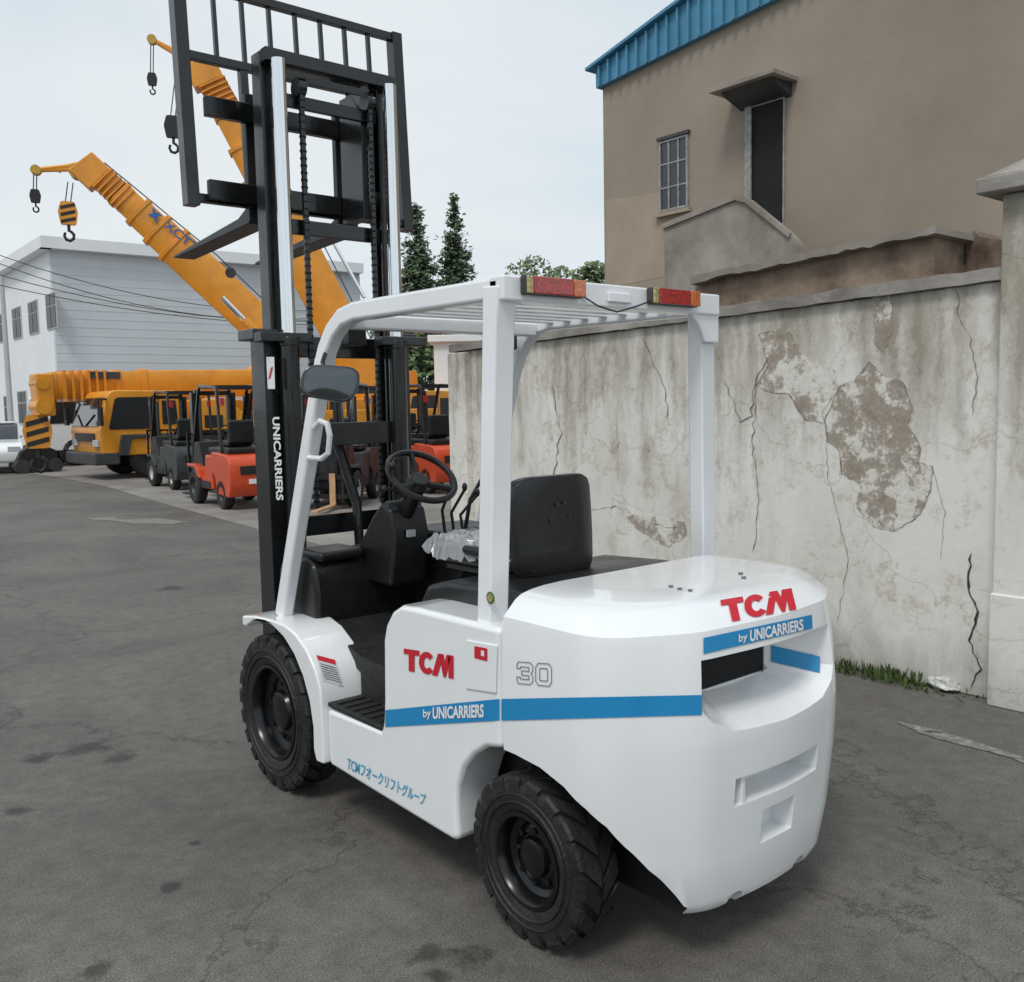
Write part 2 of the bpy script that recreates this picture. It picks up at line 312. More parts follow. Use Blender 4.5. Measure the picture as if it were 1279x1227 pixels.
def grid(nx,ny):
    vs=[(i/nx,j/ny) for j in range(ny+1) for i in range(nx+1)]
    return vs,[(j*(nx+1)+i,j*(nx+1)+i+1,(j+1)*(nx+1)+i+1,(j+1)*(nx+1)+i) for j in range(ny) for i in range(nx)]
def decal(name,shape,q,m,parent,tree=None,off=.003,plane=None,world=True):
    vs,fs=shape; xs=[v[0] for v in vs];ys=[v[1] for v in vs];x0,x1,y0,y1=min(xs),max(xs),min(ys),max(ys)
    mb=MB();out=[];TL,TR,BR,BL=[V((*p,0)) for p in q]
    for x,y in vs:
        u=(x-x0)/(x1-x0);v=(y-y0)/(y1-y0); p=(BL*(1-u)+BR*u)*(1-v)+(TL*(1-u)+TR*u)*v
        rd=ray(p.x,p.y); P=None
        if tree:
            h,n,i,dd=tree.ray_cast(CAM,rd.normalized())
            if h is not None:
                if n.dot(rd)>0:n=-n
                P=h+n*off
        if P is None and plane:
            P=hp(p.x,p.y,V(plane[0]),V(plane[1])); n=V(plane[1]).normalized()
            if n.dot(rd)>0:n=-n
            P=P+n*off
        if P is None: return None
        out.append(P)
    mb.add(out,fs); return mb.build(name,m,parent,world=world,flat=True,normals=False)
# ---------------------------------------------------------------- world and light
w=bpy.data.worlds.new('World'); sc.world=w; w.use_nodes=True; nt=w.node_tree; bg=nt.nodes['Background']; bg.inputs['Strength'].default_value=.113
sky=nt.nodes.new('ShaderNodeTexSky'); sky.sky_type='NISHITA'; sky.sun_disc=False; sky.air_density=1.2; sky.dust_density=2
tc=nt.nodes.new('ShaderNodeTexCoord'); mp=nt.nodes.new('ShaderNodeMapping'); mp.inputs['Scale'].default_value=(1,1,2.8); nt.links.new(tc.outputs['Generated'],mp.inputs[0])
nz=nt.nodes.new('ShaderNodeTexNoise'); nz.inputs['Scale'].default_value=1.5; nz.inputs['Detail'].default_value=7; nz.inputs['Roughness'].default_value=.5; nz.inputs['Distortion'].default_value=.4; nt.links.new(mp.outputs[0],nz.inputs['Vector'])
cr=nt.nodes.new('ShaderNodeValToRGB'); e=cr.color_ramp.elements; e[0].position=.36; e[0].color=(5.5,6.6,7.3,1); e[1].position=.62; e[1].color=(7.5,7.9,8.1,1); nt.links.new(nz.outputs['Fac'],cr.inputs['Fac'])
mx=nt.nodes.new('ShaderNodeMixRGB'); mx.inputs[0].default_value=.9; nt.links.new(sky.outputs[0],mx.inputs[1]); nt.links.new(cr.outputs[0],mx.inputs[2]); nt.links.new(mx.outputs[0],bg.inputs['Color'])
sl=bpy.data.lights.new('sun','SUN'); sl.energy=1.5; sl.angle=math.radians(16); sl.color=(1,.96,.90); so=bpy.data.objects.new('sun',sl); COL.objects.link(so)
sd=V((-.62,-.32,1.0)).normalized(); so.rotation_euler=sd.to_track_quat('Z','Y').to_euler()
sky.sun_elevation=math.asin(sd.z); sky.sun_rotation=math.atan2(sd.x,sd.y)
# ---------------------------------------------------------------- ground
mb=MB(); mb.add([(-900,-300,0),(900,-300,0),(900,1200,0),(-900,1200,0)],[(0,1,2,3)]); tag(mb.build('road',M['asphalt'],flat=True),kind='structure')
yp=[G(-260,568,.004),G(60,594,.004),G(130,607,.004),G(200,628,.004),G(345,667,.004),G(420,686,.004)]
yp=[(p.x,p.y,.004) for p in yp]+[(2.88,6.5,.004),(12,11,.004),(40,60,.004),(10,140,.004),(-120,120,.004)]
mb=MB(); mb.add(yp,[tuple(range(len(yp)))]); tag(mb.build('yard',M['yard'],flat=True),kind='structure')
M['faded']=mat('faded_line',(.12,.112,.103),.9,col2=(.30,.285,.265),var=.1,scale=22,detail=12)
for k,qs in enumerate([[(1118,903),(1150,914),(1175,917),(1176,912),(1150,908),(1122,901)],[(1140,914),(1200,930),(1262,946),(1279,953),(1279,946),(1230,930),(1175,913)],[(105,648),(140,645),(150,649),(200,648),(238,652),(210,655),(170,654)]]):
    dq=[]
    for i in range(len(qs)):
        a,b_=qs[i],qs[(i+1)%len(qs)]
        for t in (0,.25,.5,.75): dq.append((a[0]*(1-t)+b_[0]*t+random.uniform(-.8,.8),a[1]*(1-t)+b_[1]*t+random.uniform(-.6,.6)))
    mb=MB(); mb.add([G(a,b_,.004) for a,b_ in dq],[tuple(range(len(dq)))]); tag(mb.build('road_marking',M['faded'],flat=True),kind='structure')
# ================================================================ MAIN FORKLIFT
fl=empty('forklift',(0,0,0),label='large white forklift with raised black mast, red lettering and blue stripe in the foreground',cat='forklift')
def rpoly(pts,rad,seg=6):
    out=[]
    for i,p in enumerate(pts):
        r=rad[i]; p=V((*p,0))
        if not r: out.append((p.x,p.y)); continue
        a=V((*pts[i-1],0));b=V((*pts[(i+1)%len(pts)],0)); d1=(a-p);d2=(b-p); s1=p+d1.normalized()*min(r,d1.length*.49); s2=p+d2.normalized()*min(r,d2.length*.49)
        for k in range(seg+1):
            t=k/seg; q=s1*(1-t)**2+p*2*t*(1-t)+s2*t*t; out.append((q.x,q.y))
    return out
rings=[(.165,.44,-.21,.24,-.40,-.42),(.170,.48,-.23,.27,-.43,-.455),(.188,.515,-.255,.295,-.448,-.478),(.22,.54,-.265,.315,-.458,-.49),(.35,.575,-.29,.34,-.47,-.505),(.55,.595,-.31,.355,-.485,-.53),(.69,.60,-.32,.36,-.49,-.545),(.73,.60,-.32,.36,-.49,-.545),(.78,.60,-.322,.357,-.487,-.54),(.90,.597,-.325,.350,-.478,-.52),(1.00,.592,-.322,.342,-.465,-.503),(1.032,.588,-.32,.339,-.460,-.498),(1.078,.540,-.283,.303,-.413,-.448),(1.092,.515,-.262,.285,-.388,-.42),(1.101,.475,-.23,.255,-.345,-.375),(1.107,.42,-.18,.21,-.28,-.31),(1.110,.35,-.12,.16,-.21,-.23)]
mb=MB();vs=[];cnt=0
def sq(x,z): return x*(1-.035*max(0,(z-.3)/.8)-.02) if x>0 else x
for (z,wd,yb,cx,yc,yr) in rings:
    pl=rpoly([(-wd,.088),(-wd,yb),(-cx,yc),(0,yr),(cx,yc),(wd,yb),(wd,.088)],[0,.11,.07,.25,.07,.11,0],8); cnt=len(pl); vs+=[(sq(x,z),y,z) for x,y in pl]
fs=[tuple(range(cnt))[::-1],tuple(range(len(vs)-cnt,len(vs)))]
for i in range(len(rings)-1):
    for k in range(cnt): fs.append((i*cnt+k,i*cnt+(k+1)%cnt,(i+1)*cnt+(k+1)%cnt,(i+1)*cnt+k))
mb.add(vs,fs); cw=mb.build('counterweight','white',fl)
def cutter(fn):
    m_=MB(); fn(m_); return m_.build('cut','white')
arch=[(.3,-.2),(.3,.615),(.034,.612),(-.08,.603),(-.183,.574),(-.26,.53),(-.313,.484),(-.36,.40),(-.392,.325),(-.415,.26),(-.43,.20),(-.44,-.2)]
boolean(cw,cutter(lambda m:m.prism(arch,'x',-.8,-.34))); boolean(cw,cutter(lambda m:m.prism(arch,'x',.34,.8)))
for s in (-1,1):
    cc=[(s*.25,.10),(s*.25,.1635),(s*.285,.168),(s*.32,.178),(s*.355,.194),(s*.39,.216),(s*.43,.246),(s*.8,.52),(s*.8,.10)]
    boolean(cw,cutter(lambda m:m.prism(cc,'y',-.8,.05)))
cw.data.materials.append(M['dark'])
for f in cw.data.polygons:
    if abs(abs(f.center.x)-.34)<.002 and abs(f.normal.x)>.95: f.material_index=1
def fun(m):
    o=[(-.47,.962),(-.47,.80),(-.40,.75),(-.28,.705),(0,.70),(.28,.705),(.40,.75),(.47,.80),(.47,.962)]
    i=[(-.19,.945),(-.19,.83),(-.18,.81),(-.14,.792),(0,.787),(.14,.792),(.18,.81),(.19,.83),(.19,.945)]
    n=len(o); m.add([(x,-.62,z) for x,z in o]+[(x,-.32,z) for x,z in i],[tuple(range(n)),tuple(range(2*n-1,n-1,-1))]+[(k,(k+1)%n,n+(k+1)%n,n+k) for k in range(n)])
boolean(cw,cutter(fun))
boolean(cw,cutter(lambda m:m.box((-.183,-.33,.795),(.183,-.12,.94))))
boolean(cw,cutter(lambda m:m.hexa([(-.225,-.62,.500),(.22,-.62,.500),(.20,-.40,.505),(-.21,-.40,.505),(-.225,-.62,.592),(.22,-.62,.592),(.20,-.40,.585),(-.21,-.40,.585)])))
boolean(cw,cutter(lambda m:m.hexa([(-.09,-.62,.345),(.085,-.62,.345),(.078,-.42,.35),(-.083,-.42,.35),(-.09,-.62,.462),(.085,-.62,.462),(.078,-.42,.455),(-.083,-.42,.455)])))
for s in (-1,1):
    boolean(cw,cutter(lambda m:m.hexa([(s*.25-.005,-.6,.22),(s*.25+.005,-.6,.22),(s*.25+.005,-.474,.22),(s*.25-.005,-.474,.22),(s*.225-.005,-.6,.49),(s*.225+.005,-.6,.49),(s*.225+.005,-.512,.49),(s*.225-.005,-.512,.49)])))
    boolean(cw,cutter(lambda m:m.cyl((s*.165-.0,-.6,.185),(s*.165,-.30,.185),.034,20)))
for f in cw.data.polygons: f.use_smooth=True
b=cw.modifiers.new('bevel','BEVEL'); b.width=.007; b.segments=3; b.limit_method='ANGLE'; b.angle_limit=math.radians(30); b.harden_normals=True
MB().box((-.2,-.315,.785),(.2,-.13,.95)).build('air_outlet','dark',fl)
MB().box((-.185,-.42,.5),(-.165,-.502,.6)).build('tow_pin','white',fl,bevel=.004)
for s in (-1,1):
    MB().cyl((s*.165,-.42,.185),(s*.165,-.31,.185),.033,20).build('tow_hole','dark',fl)
    MB().prism([(.28,.22),(.28,.61),(-.15,.59),(-.28,.46),(-.36,.26)],'x',s*.331,s*.338).build('wheel_well','dark',fl)
side=[(1.2,.245),(1.205,.30),(1.205,.478),(.80,.492),(.785,.53),(.775,.62),(.765,.84),(.745,.90),(.70,.955),(.64,.985),(.55,.99),(.094,.995),(.094,.613),(.17,.597),(.235,.555),(.295,.495),(.33,.42),(.34,.34),(.335,.235),(.36,.222),(.42,.222)]
bodies=[]
for s in (-1,1): bodies.append(MB().prism(side,'x',s*.603,s*.415).build('side_body','white',fl,bevel=.02,seg=4))
cy,cz=1.692,.35
outer=[(1.93,.745),(1.80,.765),(1.62,.775),(1.50,.772),(1.41,.75),(1.32,.70),(1.25,.63),(1.215,.56),(1.209,.48),(1.209,.25)]
inner=[(cy+.405*math.cos(t),cz+.405*math.sin(t)) for t in [math.radians(a) for a in (188,175,160,145,130,115,100,90,80,70,60)]]
for s in (-1,1): bodies.append(MB().prism(outer+[(1.27,.245)]+inner+[(1.93,.70)],'x',s*.625,s*.40).build('front_fender','white',fl,bevel=.01))
MB().box((-.36,-.05,.24),(.36,1.95,.60)).build('chassis','dgrey',fl,bevel=.01)
MB().box((-.45,-.03,.20),(.45,.09,.32)).build('rear_axle','dgrey',fl,bevel=.01)
MB().box((-.45,1.62,.27),(.45,1.77,.43)).build('front_axle','dgrey',fl,bevel=.02)
MB().prism([(.77,.60),(.77,.64),(1.20,.66),(1.35,.70),(1.62,.78),(1.62,.60)],'x',-.44,.44).build('floor_plate','mat',fl,bevel=.006)
for s in (-1,1): MB().box((s*.60,.80,.487),(s*.42,1.20,.505)).box((s*.445,.80,.49),(s*.42,1.2,.65)).build('step','mat',fl,bevel=.004)
mb=MB()
for k in range(6): mb.box((-.58,.84+k*.06,.505),(-.46,.86+k*.06,.512))
mb.build('step_tread','mat',fl)
MB().prism([(.12,.62),(.12,1.06),(.30,1.065),(.62,1.05),(.74,1.02),(.79,.95),(.81,.80),(.81,.62)],'x',-.425,.425).build('engine_hood','plastic',fl,bevel=.025,seg=3)
mb=MB(); nx,nz_=16,14; vs=[]
for j in range(nz_+1):
    v_=j/nz_; z=1.055+.365*v_; hw=.186+.006*math.sin(v_*math.pi)-.022*max(0,v_-.9)/.1-.015*max(0,.1-v_)/.1
    for i in range(nx+1):
        u=i/nx*2-1; y=.392+.028*abs(u)**4+.018*v_; vs.append((-.052+u*hw,y,z-(.014*abs(u)**8 if j==nz_ else 0)))
n0=len(vs); vs+=[(x,y+.05,z) for x,y,z in vs]; g_=grid(nx,nz_)[1]; fs=g_+[tuple(n0+i for i in q[::-1]) for q in g_]
bd=[i for i in range(nx+1)]+[(j+1)*(nx+1)+nx for j in range(nz_)]+[nz_*(nx+1)+i for i in range(nx-1,-1,-1)]+[j*(nx+1) for j in range(nz_-1,0,-1)]
fs+=[(bd[k-1],bd[k],n0+bd[k],n0+bd[k-1]) for k in range(len(bd))]
mb.add(vs,fs); seat=mb.build('backrest','seat',fl,bevel=.010,seg=3)
for x,z in ((-.07,1.315),(-.035,1.32),(-.10,1.26),(-.01,1.265)): MB().cyl((x,.395,z),(x,.42,z),.006,10).build('shell_hole','dgrey',seat)
MB().prism(rpoly([(-.20,1.075),(.09,1.075),(.09,1.086),(-.20,1.086)],[.004]*4,2),'y',.388,.41).build('shell_ridge','seat',seat)
MB().box((-.25,.46,1.06),(.16,.95,1.135)).build('seat','seat',fl,bevel=.035,seg=4)
MB().box((-.21,.46,1.04),(.12,.9,1.07)).build('seat_base','dgrey',fl)
for s in (-.255,.165): MB().box((s-.02,.50,1.12),(s+.02,.72,1.155)).build('hip_guard','plastic',fl,bevel=.015)
MB().prism([(1.52,.66),(1.50,.88),(1.53,1.00),(1.60,1.035),(1.80,1.03),(1.86,.95),(1.86,.60),(1.52,.60)],'x',-.47,.47).build('cowl','plastic',fl,bevel=.025,seg=3)
MB().box((-.45,1.50,1.015),(-.22,1.72,1.06)).build('cowl_tray','plastic',fl,bevel=.02,seg=3)
MB().prism([(1.32,.90),(1.28,1.12),(1.31,1.24),(1.38,1.27),(1.46,1.20),(1.62,1.02),(1.62,.9)],'x',-.21,-.02).build('steering_column','plastic',fl,bevel=.02,seg=3)
MB().box((-.205,1.33,1.10),(-.025,1.36,1.275)).build('column_panel','dgrey',fl,bevel=.01)
MB().prism([(1.12,.97),(1.10,1.07),(1.22,1.12),(1.60,1.12),(1.62,.7),(1.3,.7)],'x',.04,.42).build('lever_console','plastic',fl,bevel=.02,seg=3)
for (x,y) in ((.11,1.2),(.18,1.22),(.25,1.24),(.32,1.26)): MB().box((x-.022,y-.04,1.122),(x+.022,y+.04,1.127)).build('switch_panel','mgrey',fl,bevel=.003)
MB().box((-.15,1.262,1.12),(-.11,1.275,1.15)).build('dash_label','lgrey',fl)
sw=V((-.12,1.19,1.385)); ax=V((0,-.64,.77)).normalized(); aa=ax.orthogonal().normalized(); bb=ax.cross(aa)
mb=MB(); mb.tube([sw+(aa*math.cos(t)+bb*math.sin(t))*.150 for t in [2*math.pi*k/36 for k in range(36)]],.014,8,True); swo=mb.build('steering_wheel','plastic',fl)
for a in (.5,2.6,4.7): MB().tube([sw-ax*.035,sw-ax*.02+(aa*math.cos(a)+bb*math.sin(a))*.07,sw+(aa*math.cos(a)+bb*math.sin(a))*.15],.014,6).build('spoke','plastic',swo)
MB().cyl(sw-ax*.05,sw-ax*.01,.055,16,.04).build('hub','plastic',swo,bevel=.005)
MB().cyl(sw-ax*.25,sw-ax*.04,.04,12).build('steering_shaft','plastic',fl)
ks=sw+(aa*math.cos(2.0)+bb*math.sin(2.0))*.15
MB().cyl(ks,ks+ax*.035,.007,8).ell(ks+ax*.04,(.017,.017,.017)).build('steering_knob','plastic',fl)
for k,(x,l) in enumerate(((.02,.24),(.07,.21),(.12,.18))):
    b0=V((x+.02,1.25,1.10)); e0=b0+V((.02+.02*k,-.03,l))
    mb=MB(); mb.tube([b0,b0+V((0,.02,l*.5)),e0],.0075,6).ell(e0+V((.0,0,.01)),(.012,.012,.02)); mb.build('lever','plastic',fl)
mb=MB(); mb.tube([(-.2,1.2,1.30),(-.28,1.16,1.34),(-.33,1.14,1.35)],.007,6).ell((-.34,1.14,1.35),(.012,.012,.016)); mb.build('direction_lever','plastic',fl)
mb=MB(); mb.tube([(.2,1.32,1.1),(.22,1.3,1.25),(.26,1.25,1.36),(.36,1.22,1.37)],.010,6); mb.build('parking_brake','plastic',fl)
# overhead guard
OY=.05
for s in (-1,1):
    pth=[(s*.50,.10+OY,2.040),(s*.50,1.03,2.045),(s*.50,1.13,2.03),(s*.50,1.21,1.985),(s*.503,1.27,1.915),(s*.505,1.32,1.82),(s*.515,1.50,1.33),(s*.53,1.70,.765)]
    MB().sweep(pth,(1,0,0),.06,.072).build('guard_rail','white2',fl,bevel=.014,seg=3)
    MB().sweep([(s*.495,.135+OY,2.05),(s*.498,.143+OY,1.93),(s*.535,.212,.93)],(1,0,0),.080,[.085,.07,.066]).build('rear_pillar','white2',fl,bevel=.008,seg=2)
MB().prism([(.535,1.90),(.455,1.90),(.42,1.96),(.37,2.01),(.535,2.01)],'y',.088+OY,.102+OY).build('pillar_gusset','white2',fl,bevel=.004)
MB().box((-.530,.078+OY,2.00),(.530,.15+OY,2.078)).build('rear_beam','white2',fl,bevel=.008,seg=3)
MB().prism([(.15+OY,2.012),(.15+OY,2.066),(.23+OY,2.06),(.23+OY,2.04)],'x',-.47,.47).build('rear_roof_plate','white2',fl,bevel=.004)
MB().box((-.47,1.10,1.985),(.47,1.16,2.045)).build('front_beam','white2',fl,bevel=.01)
for k in range(7):
    y=.33+k*.11; MB().box((-.48,y,2.035),(.48,y+.04,2.068)).build('roof_bar','white2',fl,bevel=.004)
for xc in (-.335,.245):
    tl=MB().box((xc-.128,.050+OY,2.020),(xc+.123,.077+OY,2.078)).build('rear_light','dgrey',fl,bevel=.004)
    MB().box((xc-.102,.038+OY,2.022),(xc+.068,.0495+OY,2.076)).build('lens','redlens',tl,bevel=.004)
    MB().box((xc+.070,.038+OY,2.022),(xc+.122,.0495+OY,2.076)).build('lens','amber',tl,bevel=.004)
    MB().box((xc-.127,.038+OY,2.022),(xc-.104,.0495+OY,2.076)).build('lens','clear',tl,bevel=.004)
mb=MB(); mb.tube([(-.20,.07+OY,2.03),(-.14,.06+OY,2.0),(-.05,.06+OY,1.985),(.04,.07+OY,2.005),(.12,.06+OY,2.03)],.003,5); mb.build('light_cable','plastic',fl)
MB().box((-.08,.064+OY,2.018),(.03,.0775+OY,2.05)).build('light_bracket','white2',fl,bevel=.004)
gpts=[hx(a,b_,-.53) for a,b_ in ((386,572),(402,573),(410,566),(412,545),(409,530),(400,526),(392,535))]
MB().tube(gpts,.012,8).build('grab_handle','white2',fl)
mr=hx(411,478,-.60); rm=Matrix.Rotation(-.45,3,'Z')@Matrix.Rotation(.12,3,'Y')@Matrix.Rotation(-.10,3,'X')
pl=rpoly([(-.115,-.062),(.085,-.075),(.118,.0),(.105,.070),(-.10,.058)],[.06,.06,.05,.06,.06],6)
mb=MB(); n=len(pl); mb.add([mr+rm@V((x*k,y_,z*k)) for y_,k in ((-.022,1),(.01,1.0),(.035,.7)) for x,z in pl],[tuple(range(n))[::-1],tuple(range(2*n,3*n))]+[(j*n+i,j*n+(i+1)%n,(j+1)*n+(i+1)%n,(j+1)*n+i) for j in range(2) for i in range(n)])
mo=mb.build('mirror','mirror',fl,bevel=.006)
mb=MB(); vv=[mr+rm@V((x*k,-.0235-.010*(1-k*k),z*k)) for k in (.88,.6,.3) for x,z in pl]+[mr+rm@V((0,-.0335,0))]
mb.add(vv,[(j*n+i,j*n+(i+1)%n,(j+1)*n+(i+1)%n,(j+1)*n+i) for j in range(2) for i in range(n)]+[(2*n+i,2*n+(i+1)%n,3*n) for i in range(n)]); mb.build('mirror_glass','mface',mo)
mb=MB(); mb.tube([mr,mr+V((.03,.1,.08)),(-.50,1.28,1.92)],.009,6); mb.build('mirror_arm','plastic',mo)
# wheels
def wheel(par,c,rad,wid,s,rimr,name='wheel',lugs=22):
    c=V(c); r=empty(name,c); r.parent=par
    h=wid/2
    mb=MB(); p=[(rimr,-h*.8),(rimr+.015,-h*.92),(rimr+(rad-rimr)*.5,-h*.98),(rad-.035,-h*.94),(rad-.018,-h*.80),(rad-.014,0),(rad-.018,h*.80),(rad-.035,h*.94),(rimr+(rad-rimr)*.5,h*.98),(rimr+.015,h*.92),(rimr,h*.8)]
    mb.lathe(p,(0,0,0),(1,0,0),48,closed=True)
    for sd_ in (-1,1):
        for k in range(lugs):
            t=2*math.pi*(k+(.5 if sd_>0 else 0))/lugs; dt=2*math.pi/lugs
            def P(x,r_,a): return (x*sd_,r_*math.cos(a),r_*math.sin(a))
            a0,a1=t-dt*.36,t+dt*.36; sk=dt*.75
            mb.hexa([P(.004,rad-.04,a0+sk),P(h*.9,rad-.04,a0),P(h*.9,rad-.04,a1),P(.004,rad-.04,a1+sk*1.0),P(.004,rad,a0+sk+.01),P(h*.86,rad-.003,a0+.01),P(h*.86,rad-.003,a1-.01),P(.004,rad,a1+sk-.01)])
            mb.hexa([P(h*.80,rad-.045,a0+.01),P(h*.985,rad-.052,a0+.02),P(h*.985,rad-.052,a1-.02),P(h*.8,rad-.045,a1-.01),P(h*.80,rad-.0035,a0+.01),P(h*.975,rad-.016,a0+.015),P(h*.975,rad-.016,a1-.015),P(h*.80,rad-.0035,a1-.01)])
    for q in (.3,.5):
        rr=rimr+(rad-rimr)*q; mb.lathe([(rr-.004,s*h*.95),(rr,s*(h*.98+.004)),(rr+.004,s*h*.95)],(0,0,0),(1,0,0),48)
    mb.build('tyre','tyre',r)
    mb=MB(); e=s*h
    mb.lathe([(rimr+.004,e*.80),(rimr+.006,e*.93),(rimr-.008,e*.95),(rimr-.018,e*.80),(rimr-.022,e*.35),(rimr*.72,e*.22),(rimr*.66,e*.30),(rimr*.45,e*.34),(rimr*.40,e*.55),(rimr*.30,e*.62),(.0001,e*.64)],(0,0,0),(1,0,0),40)
    mb.build('rim','rim',r)
    for k in range(8):
        t=2*math.pi*k/8; MB().cyl((e*.25,rimr*.58*math.cos(t),rimr*.58*math.sin(t)),(e*.46,rimr*.58*math.cos(t),rimr*.58*math.sin(t)),.011,6).build('wheel_nut','rim',r)
    return r
for s in (-1,1):
    wheel(fl,(s*.522,1.692,.346),.347,.185,s,.205,'front_wheel')
    wheel(fl,(s*.505,.020,.269),.270,.158,s,.146,'rear_wheel',18)
# mast
cxm=-.045
for s in (-1,1):
    X=lambda x:cxm+s*x
    MB().prism([(X(.40),1.965),(X(.40),2.105),(X(.32),2.105),(X(.32),2.085),(X(.375),2.085),(X(.375),1.985),(X(.32),1.985),(X(.32),1.965)],'z',.14,2.05).build('outer_mast_rail','black',fl,bevel=.004)
    MB().prism([(X(.347),1.99),(X(.347),2.08),(X(.275),2.08),(X(.275),2.065),(X(.325),2.065),(X(.325),2.005),(X(.275),2.005),(X(.275),1.99)],'z',.5,3.30).build('inner_mast_rail','black',fl,bevel=.003)
    MB().cyl((X(.295),1.915,.25),(X(.295),1.915,1.98),.044,20).build('lift_cylinder','black',fl)
    MB().cyl((X(.295),1.915,1.97),(X(.295),1.915,2.01),.05,20).build('cylinder_gland','black',fl,bevel=.004)
    MB().cyl((X(.295),1.915,1.95),(X(.295),1.915,3.25),.033,28).build('piston_rod','chrome',fl)
    MB().box((X(.45),1.88,1.985),(X(.19),1.96,2.03)).build('mast_bracket','black',fl,bevel=.006)
    MB().box((X(.45),1.962,2.0),(X(.32),2.13,2.05)).build('mast_bracket','black',fl,bevel=.006)
    xo=.155 if s<0 else .215
    mb=MB()
    for k in range(60):
        z=1.2+k*.033; mb.box((X(xo)-.011,1.964,z),(X(xo)+.011,1.980,z+.025)); mb.cyl((X(xo)-.015,1.972,z+.029),(X(xo)+.015,1.972,z+.029),.008,6)
    mb.build('lift_chain','black',fl)
    MB().cyl((X(xo)-.02,1.99,3.17),(X(xo)+.02,1.99,3.17),.045,20).build('chain_pulley','black',fl)
    MB().prism([(2.03,2.62),(2.24,2.62),(2.24,3.24),(2.12,3.24),(2.03,3.12)],'x',X(.20),X(.26)).build('carriage_plate','black',fl,bevel=.005)
    for z in (2.72,3.12): MB().cyl((X(.25),2.06,z),(X(.305),2.06,z),.045,16).build('carriage_roller','steel',fl)
    MB().cyl((X(.23),2.235,3.19),(X(.23),2.30,3.19),.018,10).build('fork_pin','steel',fl)
    xs=cxm+s*.245+.015
    mb=MB(); mb.prism([(2.285,3.20),(2.285,2.60),(2.30,2.585),(3.28,2.545),(3.31,2.55),(3.27,2.562),(2.42,2.628),(2.335,2.66),(2.325,2.72),(2.325,3.20)],'x',xs-.06,xs+.06); mb.build('fork','steel',fl,bevel=.005)
MB().box((cxm-.345,1.935,3.245),(cxm+.345,1.99,3.305)).build('mast_crosshead','black',fl,bevel=.004)
MB().box((cxm-.27,2.0,3.26),(cxm+.27,2.07,3.29)).build('mast_crosshead','black',fl,bevel=.004)
for (z0,z1,y0,y1) in ((1.93,2.03,2.09,2.13),(1.05,1.15,2.09,2.13),(1.50,1.61,1.93,1.96),(.3,.5,2.107,2.14)): MB().box((cxm-.318,y0,z0),(cxm+.318,y1,z1)).build('outer_crossmember','black',fl,bevel=.004)
for (z0,z1) in ((2.50,2.57),(3.08,3.14)): MB().box((cxm-.27,2.0,z0),(cxm+.27,2.025,z1)).build('inner_crossmember','black',fl,bevel=.004)
for (z0,z1) in ((3.05,3.14),(2.67,2.76)): MB().box((cxm-.50,2.245,z0),(cxm+.54,2.284,z1)).build('carriage_bar','black',fl,bevel=.003)
def LB(mb_,a,b_):
    x0,y0,z0=a;x1,y1,z1=b_
    q=[V(p) for p in [(x0,y0,z0),(x1,y0,z0),(x1,y1,z0),(x0,y1,z0),(x0,y0,z1),(x1,y0,z1),(x1,y1,z1),(x0,y1,z1)]]
    mb_.hexa([v+V((0,(v.z-2.66)*.055,0)) for v in q]); return mb_
bx_=cxm+.035
lb=LB(MB(),(bx_-.57,2.29,3.66),(bx_+.57,2.33,3.70)).build('load_backrest','black',fl,bevel=.003)
for s in (-1,1): LB(MB(),(bx_+s*.60-.03,2.28,2.64),(bx_+s*.60+.03,2.35,3.705)).build('backrest_post','black',lb,bevel=.003)
for z in (3.32,2.66): LB(MB(),(bx_-.57,2.29,z),(bx_+.57,2.33,z+.04)).build('backrest_rail','black',lb,bevel=.003)
for k in range(7):
    x=bx_-.57+1.14*(k+1)/8; LB(MB(),(x-.009,2.30,3.36),(x+.009,2.322,3.66)).build('backrest_bar','black',lb)
for s in (-1,1): LB(MB(),(bx_+s*.30-.02,2.295,2.70),(bx_+s*.30+.02,2.33,3.32)).build('backrest_brace','black',lb)
mb=MB(); mb.tube([(.0,2.1,1.5),(.05,2.02,1.2),(.02,1.95,.9)],.025,8); mb.build('tilt_hose','black',fl)
for s in (-1,1): MB().cyl((s*.33,1.5,.7),(s*.33,1.96,.95),.03,10).build('tilt_cylinder','black',fl)
for s in (-1,1): MB().box((s*.40-.04,1.20,1.93),(s*.40+.04,1.26,2.0)).build('head_lamp','plastic',fl,bevel=.01)
# ---- decals on the forklift
bpy.context.view_layer.update()
tcw,b1=bvh(cw); tsd,b2=bvh(bodies[0]); tfd,b3=bvh(bodies[2])
PL=(( -.603,0,0),(-1,0,0))
decal('stripe',grid(20,1),[(482,887),(624,873),(624,900),(482,908)],'blue',fl,tsd,plane=PL)
decal('stripe',grid(80,2),[(627,873),(876,868),(876,893),(627,900)],'blue',fl,tcw,plane=PL)
decal('stripe',grid(40,1),[(878,797),(1013,768),(1014,785),(878,817)],'blue',fl,tcw)
decal('stripe',grid(30,1),[(963,806),(1024,820),(1024,841),(963,827)],'blue',fl,tcw)
TC=shapes(tcm())
decal('lettering',TC,[(505,810),(567,819),(567,848),(505,837)],'red',fl,tsd,plane=PL)
decal('lettering',TC,[(899,751),(988,736),(994,762),(905,779)],'red',fl,tcw,plane=((0,-.47,1.06),(0,-1,1)),off=.004)
decal('lettering',text_mesh('by',.02),[(530,886),(540,885),(540,898),(530,899)],'dwhite',fl,tsd,plane=PL,off=.0055)
decal('lettering',text_mesh('UNICARRIERS',.035),[(542,883),(606,879),(606,896),(542,898)],'dwhite',fl,tsd,plane=PL,off=.0055)
